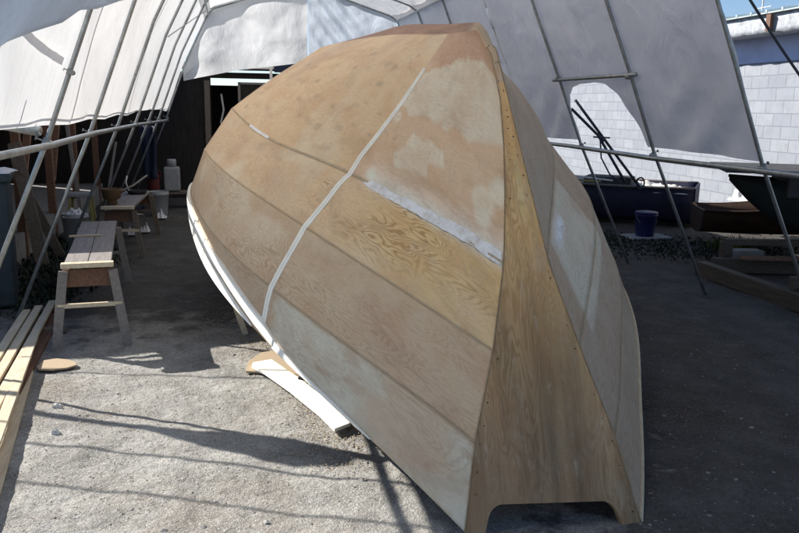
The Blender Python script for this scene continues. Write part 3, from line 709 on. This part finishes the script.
# items leaning/hanging in the lean-to
def leaning_board(a, b, w, t, mat, label, name='leaning_board', up=(0, 1, 0)):
    bm = bmesh.new(); beam(bm, a, b, w, t, up); return tag(bm_obj(name, bm, mat), label, 'board')
leaning_board((-2.05, 9.0, 0), (-2.32, 9.3, 1.35), .14, .02, M['oldwood'], 'old dark board leaning near the container under the left rail')
leaning_board((-1.95, 9.5, 0), (-2.30, 9.2, 1.05), .10, .02, M['oldwood'], 'narrow dark board crossing another one beside the white bucket')
leaning_board((-2.15, 12.0, 0), (-2.32, 12.2, 1.5), .05, .03, M['greywood'], 'thin grey stick propped upright behind the far trestle')
leaning_board((-1.95, 12.6, .0), (-1.75, 12.9, 1.2), .035, .03, M['greywood'], 'slanting grey stick beside the hanging blue cloth')

def bucket(loc, mat, label, h=.36, r=.15, lid=False, fill=None, cat='bucket', group=None):
    t = thing('bucket', label, cat, group, loc)
    bm = bmesh.new(); lathe(bm, [(.001, 0), (r*.82, 0), (r*.86, .02), (r, h*.86), (r*1.05, h*.87), (r*1.05, h*.91), (r*1.0, h*.92), (r*1.03, h), (r*.97, h), (r*.80, .02), (.001, .02)]); pl_ = bm_obj('pail', bm, mat, t, True)
    bm = bmesh.new(); pts = [(r*1.03*math.cos(a), -.06*math.sin(a)*2-.0, h*.88-.16*math.sin(a)) for a in np.linspace(0, PI, 14)]; tube(bm, pts, .0035, 6); bm_obj('handle', bm, M['coupler'], pl_, True)
    if lid:
        bm = bmesh.new(); lathe(bm, [(.001, h+.012), (r*.98, h+.012), (r*1.06, h+.004), (r*1.06, h-.02), (r*1.04, h-.02)]); bm_obj('lid', bm, mat, t, True)
    return t
b1 = bucket((-1.98, 10.55, 0), M['bucket'], 'white bucket heaped with scraps between the left pipes', .40, .16)
crumple('rag', (-1.98, 10.55, .36), (.13, .13), M['rag'], 9., 'grey white scraps heaped in the left white bucket', 'scraps', .09)
bucket((-1.17, 13.15, 0), M['bucket'], 'white bucket standing behind the far end of the distant trestle', .40, .155)
# white canister on a ledge
ledge = thing('low_bench', 'low dark bench carrying the white canister by the shed wall', 'bench')
bm = bmesh.new(); box(bm, (-.98, 14.2, .27), (.9, .3, .04)); bm_obj('top', bm, M['oldwood'], ledge)
for x in (-1.38, -.58):
    bm = bmesh.new(); box(bm, (x, 14.2, .125), (.04, .26, .25)); bm_obj('leg', bm, M['oldwood'], ledge)
t = thing('canister', 'square white canister with cap against the dark shed wall', 'canister', None, (-1.02, 14.15, .29))
bm = bmesh.new(); box(bm, (0, 0, .22), (.27, .2, .42)); bm_obj('body', bm, M['bucket'], t, False, .03)
bm = bmesh.new(); lathe(bm, [(.001, .56), (.07, .56), (.08, .54), (.08, .42), (.07, .42)]); bm_obj('cap', bm, M['bucket'], t, True)
# red jug, blue cloth
t = thing('red_jug', 'dull red jug standing beside the hanging blue cloth', 'jug', None, (-1.30, 13.75, .30))
bm = bmesh.new(); lathe(bm, [(.001, 0), (.09, 0), (.10, .03), (.10, .3), (.06, .38), (.03, .42), (.03, .46), (.001, .46)]); bm_obj('body', bm, M['redcan'], t, True)
bm = bmesh.new(); tube(bm, [(.05, 0, .40), (.11, 0, .38), (.12, 0, .30), (.10, 0, .22)], .012, 8); bm_obj('handle', bm, M['redcan'], t, True)
bm = bmesh.new(); box(bm, (-1.30, 13.75, .15), (.3, .3, .29)); tag(bm_obj('crate', bm, M['oldwood'], None, False, .01), 'small dark crate under the red jug', 'crate')
V = []; n = 14
for i in range(n):
    for j in range(n):
        u = i/(n-1); w = j/(n-1); V.append((-1.44+.26*u*(1-.2*w)+.03*w, 13.3+.05*math.sin(u*11+w*2), 1.44-.86*w))
o = mesh_obj('hanging_cloth', V, [(i*n+j, (i+1)*n+j, (i+1)*n+j+1, i*n+j+1) for i in range(n-1) for j in range(n-1)], M['bluecloth'], None, True)
o.modifiers.new('Solid', 'SOLIDIFY').thickness = .01; tag(o, 'blue cloth hanging below the left rail near the far end', 'cloth')
# stool with yellow legs
t = thing('stool', 'small stool with white top and yellow splayed legs in the left shade', 'stool', None, (-2.03, 11.3, 0))
bm = bmesh.new(); box(bm, (0, 0, .56), (.32, .26, .05)); bm_obj('seat', bm, M['bucket'], t, False, .01)
for a, b in ((-1, -1), (1, -1), (-1, 1), (1, 1)):
    bm = bmesh.new(); beam(bm, (a*.12, b*.09, .54), (a*.17, b*.14, 0), .035, .03, (0, 1, 0)); bm_obj('leg', bm, M['yellow'], t)

def trestle(loc, rz, L, W, H, label, topm, legm, planks=2, lit=False):
    t = thing('trestle_bench', label, 'trestle', None, loc, rz)
    for k in range(planks):
        bm = bmesh.new(); w = W/planks; box(bm, (-W/2+w*(k+.5), L/2, H-.015), (w-.005, L+.06, .03)); bm_obj('plank', bm, topm, t, False, .004)
    bm = bmesh.new(); box(bm, (0, -.01, H-.010), (W+.03, .07, .036)); bm_obj('end_cleat', bm, M['lumber'], t, False, .004)
    for e, y in ((0, .03), (1, L-.05)):
        bm = bmesh.new(); box(bm, (0, y+.03, H-.12), (W+.03, .02, .13)); bm_obj('apron', bm, M['redwood'], t)
        for s in (-1, 1):
            bm = bmesh.new(); beam(bm, (s*(W/2+.005), y, H-.06), (s*(W/2+.085), y-.06+.12*e, 0), .065, .032, (0, 1, 0)); bm_obj('leg', bm, legm, t, False, .003)
        bm = bmesh.new(); box(bm, (0, y-.03+.06*e, .33), (W+.12, .025, .03)); bm_obj('stretcher', bm, M['lumber'] if e == 0 else legm, t)
    return t
trestle((-1.05, 5.93, 0), math.radians(6.5), 2.15, .33, .645, 'nearest plank topped trestle with one end catching the sun', M['greywood'], M['greywood'])
trestle((-1.31, 9.50, 0), math.radians(-1), 1.75, .34, .61, 'farther trestle bench carrying an orange pot in the shade', M['greywood'], M['oldwood'])
bm = bmesh.new(); box(bm, (-1.27, 7.15, .653), (.26, .05, .012), Matrix.Rotation(.15, 3, 'Z')); tag(bm_obj('wood_strip', bm, M['offcut']), 'thin ochre wood strip lying across the nearest trestle', 'strip')
t = thing('orange_pot', 'orange pot with a stick handle on the farther trestle', 'pot', None, (-1.40, 9.72, .61))
bm = bmesh.new(); lathe(bm, [(.001, 0), (.06, 0), (.065, .03), (.05, .05), (.10, .08), (.115, .17), (.12, .19), (.105, .19), (.09, .09), (.001, .08)]); bm_obj('bowl', bm, M['orange'], t, True)
bm = bmesh.new(); tube(bm, [(.08, 0, .15), (.22, .25, .20), (.36, .5, .30)], .012, 6); bm_obj('stick_handle', bm, M['greywood'], t, True)
t = thing('pan', 'dark shallow pan near the far end of the farther trestle', 'pan', None, (-1.24, 10.85, .61))
bm = bmesh.new(); lathe(bm, [(.001, 0), (.11, 0), (.13, .05), (.12, .05), (.10, .01), (.001, .01)]); bm_obj('dish', bm, M['black'], t, True)
bm = bmesh.new(); tube(bm, [(-.10, 0, .04), (-.14, .02, .15), (-.12, .03, .24)], .010, 6); bm_obj('upright_handle', bm, M['white'], t, True)
for x, y, s, lb in ((-1.22, 11.35, .07, 'white rag on the ground under the far end of the farther trestle'), (-1.36, 11.1, .055, 'smaller white rag on the ground under the farther trestle'), (-1.12, 12.75, .09, 'pale pinkish rag beside the white bucket')):
    crumple('rag', (x, y, .02), (s, s), M['rag'], x*7, lb, 'rag', .09)

# lumber pile
LB = [((-1.41, 3.15, .070), (-1.72, 6.85, .070), .062, M['lumber'], 'outermost pale board on the left of the lumber stack'),
      ((-1.325, 3.15, .078), (-1.645, 6.95, .078), .060, M['lumber'], 'pale board second from the left in the lumber stack'),
      ((-1.235, 3.05, .082), (-1.565, 7.10, .082), .060, M['lumber'], 'middle pale board of the sunlit lumber stack'),
      ((-1.125, 3.30, .086), (-1.475, 6.05, .086), .060, M['lumber'], 'pale board on the right of the lumber stack beside the trestle leg'),
      ((-1.035, 3.0, .022), (-1.37, 5.35, .022), .075, M['lumber'], 'lowest pale board lying on the ground at the bottom left'),
      ((-1.35, 4.9, .025), (-1.53, 7.3, .025), .09, M['redwood'], 'dull red brown board along the shaded end of the lumber stack'),
      ((-1.28, 3.0, .025), (-1.62, 6.8, .025), .10, M['oldwood'], 'dark weathered board under the pale lumber stack')]
for a, b, w, m_, lb in LB:
    bm = bmesh.new(); beam(bm, a, b, w, .022); tag(bm_obj('lumber_board', bm, m_, None, False, .002), lb, 'board')
for y in (6.3,):
    bm = bmesh.new(); beam(bm, (-1.72+.35*(y < 5), y, .045), (-1.3+.35*(y < 5), y+.02, .045), .06, .035); tag(bm_obj('bearer', bm, M['oldwood']), 'short dark bearer under the %s end of the lumber stack' % ('near' if y < 5 else 'shaded far'), 'batten')
bm = bmesh.new(); prism(bm, [(-1.33, 5.44), (-1.32, 5.58), (-1.24, 5.61), (-1.15, 5.57), (-1.09, 5.50), (-1.08, 5.44), (-1.13, 5.39), (-1.22, 5.37), (-1.31, 5.39)], .018, .03)
tag(bm_obj('plywood_offcut', bm, M['offcut'], None), 'rounded tan plywood offcut against the lumber stack', 'offcut')
for k, (x, y, s) in enumerate(((-1.06, 4.72, .028), (-.99, 4.32, .022))):
    crumple('stone', (x, y, .0), (s, s*.7), M['white'], k*3.3, ['pale chip between the plywood offcut and the near boards', 'pale chip nearest the bottom left corner'][k], 'chip', .03)
# scraps by the gunwale
bm = bmesh.new(); prism(bm, [(.06, 5.13), (.08, 5.34), (.18, 5.53), (.35, 5.58), (.44, 5.29), (.47, 4.9), (.32, 5.0), (.17, 5.10)], .014, .028)
tag(bm_obj('plywood_offcut', bm, M['offcut']), 'curved tan plywood offcut beside the hull under the white plank', 'offcut')
bm = bmesh.new(); prism(bm, [(.10, 5.16), (.11, 5.24), (.24, 5.29), (.40, 4.87), (.50, 4.56), (.62, 4.08), (.52, 4.01), (.46, 4.24), (.32, 4.66), (.18, 5.02)], .032, .052)
tag(bm_obj('white_plank', bm, M['batten'], None, False, .003), 'bright white plank lying on the ground against the left gunwale', 'plank')
bm = bmesh.new(); beam(bm, (.40, 4.83, .06), (.52, 4.98, .06), .03, .02); tag(bm_obj('wood_scrap', bm, M['black']), 'small black scrap lying across the white plank', 'scrap')

# weeds
def weeds(name, spots, n, h, mat, label=None):
    V = []; F = []
    for _ in range(n):
        cx, cy, sx, sy = random.choice(spots); x = random.gauss(cx, sx); y = random.gauss(cy, sy); a = random.random()*6.3
        hh = h*random.uniform(.4, 1.2); l = random.uniform(.2, .7)*hh; w = random.uniform(.006, .018); b = len(V)
        dx, dy = math.cos(a), math.sin(a)
        for k, (q, ww) in enumerate(((0, .6), (.5, 1), (1, .1))):
            px = x+dx*l*q*q; py = y+dy*l*q*q; pz = hh*q*(1-.25*q)
            V += [(px-dy*w*ww, py+dx*w*ww, pz), (px+dy*w*ww, py-dx*w*ww, pz)]
        F += [(b, b+1, b+3, b+2), (b+2, b+3, b+5, b+4)]
    return mesh_obj(name, V, F, mat)
kind(weeds('weeds', [(-2.1, 8.3, .2, .5), (-1.9, 9.2, .2, .6), (-2.1, 10.2, .15, .5), (-1.75, 7.9, .12, .4), (-1.6, 8.8, .15, .6)], 4200, .09, M['leafd']), 'stuff')
kind(weeds('weeds', [(5.5, 9.5, .9, .35), (6.4, 8.9, .8, .3), (4.9, 10.2, .4, .3)], 3500, .045, M['leafd']), 'stuff')
tag(weeds('weed', [(6.5, 9.1, .12, .06), (6.62, 9.0, .05, .05)], 520, .22, M['leaf']), 'sunlit green weed growing between the brown and green boats', 'plant')

# far shed at the end of the tunnel
sh = thing('boat_shed', 'dark board shed with a black doorway closing off the far end', 'shed')
bm = bmesh.new()
box(bm, (-2.3, 15.7, 1.2), (3.9, .08, 2.4)); box(bm, (2.7, 15.7, 1.2), (3.6, .08, 2.4)); box(bm, (.3, 15.7, 2.345), (1.3, .08, .11)); bm_obj('wall', bm, M['shed'], sh)
bm = bmesh.new(); beam(bm, (.3, 15.5, 2.46), (.3, 19.5, 2.75), 9.2, .05); bm_obj('roof', bm, M['shed'], sh)
bm = bmesh.new(); box(bm, (.3, 17.6, 1.1), (3, .05, 2.2)); bm_obj('back_wall', bm, M['hole'], sh)
bm = bmesh.new(); box(bm, (-.42, 15.63, 1.12), (.10, .07, 2.24)); bm_obj('door_post', bm, M['oldwood'], sh)
dr = thing('shed_door', 'dark shed door with grey frame standing open beside the doorway', 'door', None, (.16, 15.55, 0))
bm = bmesh.new(); box(bm, (.55, 0, 1.12), (1.05, .03, 2.18)); bm_obj('panel', bm, M['shed'], dr)
bm = bmesh.new(); box(bm, (.02, -.02, 1.12), (.045, .03, 2.2)); box(bm, (.55, -.02, 2.2), (1.06, .03, .04)); bm_obj('door_frame', bm, M['greywood'], dr)
# bits hanging in the doorway and on the eave
bm = bmesh.new(); tube(bm, [(-.16, 15.9, 2.0), (-.12, 15.9, 1.7), (-.18, 15.9, 1.45), (-.08, 15.9, 1.25)], .02, 6); tag(bm_obj('hose', bm, M['rag'], None, True), 'pale hose hanging just inside the dark doorway', 'hose')
bm = bmesh.new(); box(bm, (.62, 15.38, 2.53), (.42, .02, .12)); box(bm, (.78, 15.37, 2.43), (.05, .02, .30)); bm_obj('eave_board', bm, M['white'], sh)
bm = bmesh.new(); box(bm, (1.15, 15.36, 2.52), (.62, .02, .22)); bm_obj('eave_panel', bm, M['bluecloth'], sh)

# ------------------------------------------------------------------ right: block building
bd = thing('block_building', 'long white painted block building with pale roof beyond the boats', 'building')
XW = 8.5
bm = bmesh.new(); box(bm, (XW+.1, 17, 1.60), (.2, 30, 3.2)); bm_obj('block_wall', bm, M['block'], bd)
bm = bmesh.new(); box(bm, (XW-.006, 17, 2.81), (.012, 30, .40)); bm_obj('eave_shade_band', bm, M['purple'], bd)  # eave shade tinted on as a bluish strip; the wall itself is white
# tattered flashing as a rippled strip
V = []; n = 420
for i in range(n):
    y = 2+30*i/(n-1)
    for j in range(5):
        z = 3.0+.28*j/4; V.append((XW-.50+.012*fbm(y*3, z*5, 1., 3)+(.03*j/4), y, z-(.03*fbm(y*4, 1, 2., 3) if j == 0 else 0)))
o = mesh_obj('flashing', V, [(i*5+j, i*5+j+1, (i+1)*5+j+1, (i+1)*5+j) for i in range(n-1) for j in range(4)], M['flashing'], bd, True)
o.modifiers.new('Solid', 'SOLIDIFY').thickness = .01
bm = bmesh.new(); box(bm, (XW-.24, 17, 3.02), (.48, 30, .04)); bm_obj('soffit', bm, M['flashing'], bd)
# standing-seam roof
bm = bmesh.new(); beam(bm, (XW-.54, 17, 3.29), (XW+4, 17, 4.0), 30, .02, (0, 0, 1)); bm_obj('roof', bm, M['roofm'], bd)
for k in range(75):
    y = 4+.36*k
    bm = bmesh.new(); beam(bm, (XW-.55, y, 3.315), (XW+4, y, 4.025), .035, .045); bm_obj('roof_seam', bm, M['roofm'], bd)
bm = bmesh.new(); box(bm, (XW-.54, 10.75, 3.14), (.05, .10, .24)); bm_obj('gutter_bracket', bm, M['redwood'], bd)
rl = thing('roof_railing', 'white pipe railing standing on the roof at the upper right', 'railing')
bm = bmesh.new(); tube(bm, [(XW+1.6, 12.65, 3.9), (XW+1.6, 6, 3.9)], .02, 8); bm_obj('top_rail', bm, M['white'], rl)
for y in (12.6, 11.4, 10.0, 8.6):
    bm = bmesh.new(); tube(bm, [(XW+1.6, y, 3.6), (XW+1.6, y, 4.5)], .025, 8); bm_obj('post', bm, M['white'], rl)
for k, (y, h) in enumerate(((24., 7.5), (25.2, 7.0), (27.5, 7.2))):
    bm = bmesh.new(); tube(bm, [(20, y, 0), (20, y, h)], .03, 8); bm2 = bm; tube(bm, [(20, y-.5, h*.8), (20, y+.5, h*.8)], .015, 6)
    tag(bm_obj('boat_mast', bm, M['white']), ['left', 'middle', 'right'][k]+' one of the thin pale masts rising behind the roof', 'mast', 'masts behind the roof')

# ------------------------------------------------------------------ boats on the right
def loft(origin, ang, L, B, D, rise, mat, name, label, rail_mat, tr=.75, z0=.12, deck=None, flare=.72, group=None):
    """small open boat, transom at origin end x=0, bow at +x"""
    t = thing(name, label, 'boat', group, origin, ang)
    n = 26; secs = []
    for i in range(n):
        u = i/(n-1); hb = B/2*(tr+(1-tr)*math.sin(min(u/.45, 1)*PI/2) if u < .45 else max(1-((u-.45)/.55)**2.3, .012))
        zs = z0+D+rise*(u**2.2)+.04*(1-u)**2; zk = z0+(D*.9+rise)*max(0, (u-.72)/.28)**2.4
        xk = u*L-(.0 if u < .7 else 0); row = []
        for k in range(13):
            a = k/12*2-1; q = abs(a); bb = hb*(q/.6*flare if q < .6 else flare+(1-flare)*(q-.6)/.4)
            zz = zk+(zs-zk)*(.10*(q/.6)**1.5 if q < .6 else .10+.9*((q-.6)/.4)**1.1)
            row.append((xk, math.copysign(bb, a) if a else 0, zz))
        secs.append(row)
    P = np.array(secs); v, f = grid(P); o = mesh_obj('hull', v, f, mat, t, True)
    o.modifiers.new('Solid', 'SOLIDIFY').thickness = .025
    bm = bmesh.new(); bm.faces.new([bm.verts.new(p) for p in secs[0]]); o = bm_obj('transom', bm, mat, t); o.modifiers.new('Solid', 'SOLIDIFY').thickness = .03
    for s in (0, 12):
        bm = bmesh.new(); tube(bm, [secs[i][s] for i in range(n)], .022, 6); bm_obj('gunwale', bm, rail_mat, t, True)
    for u in (.3, .6):
        i = int(u*(n-1)); bm = bmesh.new(); a = Vector(secs[i][0]); b = Vector(secs[i][12]); beam(bm, a-Vector((0, -.03, .12)), b-Vector((0, .03, .12)), .2, .025); bm_obj('thwart', bm, rail_mat, t)
    return t
# blue skiff: stern on the right, bow hidden behind the hull
ang = math.atan2(2.0, -2.75)
loft((7.35, 10.75+.55, 0), ang, 4.6, 1.35, .58, .18, M['bluehull'], 'blue_boat', 'dark blue skiff lying against the white block wall', M['greywood'], .86, .02, None, .88)
crumple('canvas', (6.65, 11.40, .54), (.52, .28), M['white'], 2., 'white crumpled canvas heaped on the right end of the blue skiff', 'canvas', .14, ang)
crumple('canvas', (5.45, 12.25, .60), (.55, .22), M['rag'], 6., 'pale crumpled canvas on the left end of the blue skiff', 'canvas', .10, ang)
crumple('canvas', (7.55, 10.25, .50), (.16, .30), M['rag'], 12., 'white cloth scrap standing between the brown boat and the wall', 'cloth', .30)
bm = bmesh.new(); beam(bm, (4.9, 11.9, .72), (5.75, 11.45, .70), .07, .03); tag(bm_obj('yellow_batten', bm, M['yellow']), 'yellow batten lying along the blue skiff beside the big hull', 'batten')
bm = bmesh.new(); beam(bm, (5.1, 11.8, .80), (5.9, 11.35, .72), .05, .02); tag(bm_obj('white_batten', bm, M['white']), 'short white batten crossing the yellow one on the blue skiff', 'batten')
bm = bmesh.new(); box(bm, (6.05, 11.75, .68), (.75, .5, .16), Matrix.Rotation(ang, 3, 'Z')); tag(bm_obj('hatch_cover', bm, M['darkply'], None, False, .02), 'dark hatch cover sitting on the middle of the blue skiff', 'cover')
# mast crutch of dark poles
cr = thing('mast_crutch', 'pair of crossed dark poles leaning over the blue skiff in the arch', 'crutch')
for a, b in (((5.02, 11.0, 1.95), (6.30, 11.2, .62)), ((4.97, 11.0, 1.82), (5.55, 11.05, 1.35)), ((5.46, 11.05, 1.42), (5.98, 11.1, .72))):
    bm = bmesh.new(); tube(bm, [a, b], .022, 8); bm_obj('pole', bm, M['rope'], cr, True)
bm = bmesh.new(); tube(bm, [(5.46, 11.0, 1.40), (5.50, 11.0, 1.1), (5.66, 11.0, .85), (5.86, 11.0, .72)], .012, 6); bm_obj('stay', bm, M['rope'], cr, True)
bm = bmesh.new(); tube(bm, [(6.18, 11.1, .72)]+[(6.24+.07*math.cos(a), 11.1, .70+.09*math.sin(a)) for a in np.linspace(PI, -PI*.9, 14)], .013, 6); bm_obj('hoop', bm, M['rope'], cr, True)
bm = bmesh.new(); tube(bm, [(5.35, 11.0, 1.41), (5.62, 11.0, 1.40)], .014, 6); bm_obj('pin', bm, M['rope'], cr, True)
# brown dinghy
loft((6.42, 9.75, 0), math.radians(-20), 2.0, 1.0, .30, .45, M['brownhull'], 'brown_boat', 'rusty brown dinghy with upswept bow between the blue and green boats', M['brownhull'], .8, .16)
# dark green boat with flat cabin top on a cradle
gb = loft((10.6, 5.9, 0), math.radians(154), 5.35, 1.9, .55, .22, M['greenhull'], 'green_boat', 'dark green boat with flat grey cabin top at the right edge', M['black'], .8, .30)
bm = bmesh.new(); box(bm, (3.5, 0, 1.0), (2.6, .9, .26)); cab = bm_obj('cabin', bm, M['darkply'], gb, False, .02)
for s in (-1, 1):
    for q in (2.8, 3.5, 4.2):
        bm = bmesh.new(); box(bm, (q, s*.455, 1.02), (.5, .012, .15)); bm_obj('cabin_window', bm, M['glass'], cab)
bm = bmesh.new(); box(bm, (3.75, 0, 1.17), (3.5, 1.35, .04)); bm_obj('cabin_top', bm, M['darkply'], cab, False, .01)
cd = thing('boat_cradle', 'rough timber cradle of beams and posts under the green boat', 'cradle')
for nm, a, b, w, h in (('long_beam', (5.12, 7.65, .09), (5.12, 5.2, .09), .12, .16), ('long_beam', (5.35, 7.75, .10), (8.5, 7.0, .10), .12, .16), ('cross_beam', (5.6, 7.95, .33), (8.6, 7.2, .33), .10, .07), ('cross_beam', (5.12, 6.2, .25), (8.2, 5.6, .25), .10, .10)):
    bm = bmesh.new(); beam(bm, a, b, w, h); bm_obj(nm, bm, M['darkwood'], cd, False, .006)
for x, y, h in ((5.62, 7.93, .33), (5.3, 6.25, .32), (7.6, 7.4, .33), (5.5, 5.9, .3)):
    bm = bmesh.new(); box(bm, (x, y, h/2), (.11, .11, h)); bm_obj('post', bm, M['darkwood'], cd, False, .004)
bm = bmesh.new(); beam(bm, (5.55, 7.55, .215), (7.4, 7.1, .215), .14, .03); bm_obj('red_board', bm, M['redwood'], cd)
bk = thing('concrete_block', 'grey concrete block on the ground behind the cradle post', 'block', None, (5.95, 8.05, 0), -.2)
bm = bmesh.new(); box(bm, (0, 0, .19), (.40, .2, .03)); box(bm, (0, 0, .015), (.40, .2, .03)); box(bm, (0, .085, .10), (.40, .03, .15)); box(bm, (0, -.085, .10), (.40, .03, .15))
for x in (-.185, 0, .185): box(bm, (x, 0, .10), (.03, .139, .15))
bm_obj('shell', bm, M['concrete'], bk)
# blue bucket on a pale tray
bm = bmesh.new(); box(bm, (5.86, 10.15, .02), (.62, .4, .03)); tag(bm_obj('tray', bm, M['bucket'], None, False, .006), 'pale flat tray on the ground under the blue bucket', 'tray')
bucket((5.84, 10.15, .036), M['bluebucket'], 'blue bucket standing on a tray in front of the blue skiff', .34, .155, True)

# ------------------------------------------------------------------ light, sky, camera
w = bpy.data.worlds.new('World'); S.world = w; w.use_nodes = True; nt = w.node_tree; nt.nodes.clear()
sky = nt.nodes.new('ShaderNodeTexSky'); sky.sky_type = 'NISHITA'; sky.sun_disc = False; sky.ozone_density = 2.5; sky.dust_density = 0; sky.air_density = .75
D = Vector((.70, -.575, -.60)).normalized()
sky.sun_elevation = math.asin(-D.z); sky.sun_rotation = math.atan2(-D.x, -D.y)
bg = nt.nodes.new('ShaderNodeBackground'); bg.inputs[1].default_value = .075; wo = nt.nodes.new('ShaderNodeOutputWorld')
nt.links.new(sky.outputs[0], bg.inputs[0]); nt.links.new(bg.outputs[0], wo.inputs[0])
sl = bpy.data.lights.new('Sun', 'SUN'); sl.energy = 5.0; sl.angle = math.radians(.5); sl.color = (1, .95, .88)
so = link(bpy.data.objects.new('Sun', sl)); so.rotation_mode = 'QUATERNION'; so.rotation_quaternion = D.to_track_quat('-Z', 'Y'); so.location = (-6, 5, 8)

cam = bpy.data.cameras.new('Camera'); co = link(bpy.data.objects.new('Camera', cam)); S.camera = co
cam.sensor_width = 36; cam.lens = 777/799*36; cam.clip_end = 3000; cam.clip_start = .05
pitch, yaw, roll = .202, .214, .017
cy, sy, cp_, sp_ = math.cos(yaw), math.sin(yaw), math.cos(pitch), math.sin(pitch)
r_ = Vector((cy, -sy, 0)); f_ = Vector((sy*cp_, cy*cp_, -sp_)); u_ = Vector((sy*sp_, cy*sp_, cp_))
rr = r_*math.cos(roll)+u_*math.sin(roll); uu = -r_*math.sin(roll)+u_*math.cos(roll)
co.matrix_world = Matrix(((rr.x, uu.x, -f_.x, 0), (rr.y, uu.y, -f_.y, 0), (rr.z, uu.z, -f_.z, 1.8), (0, 0, 0, 1)))
S.view_settings.view_transform = 'Standard'; S.view_settings.look = 'None'; S.view_settings.exposure = .86; S.view_settings.gamma = 1
S.view_settings.use_curve_mapping = False
S.render.engine = 'CYCLES'
S.cycles.max_bounces = 10; S.cycles.diffuse_bounces = 6; S.cycles.transmission_bounces = 8
S.render.resolution_x = 1024; S.render.resolution_y = 683
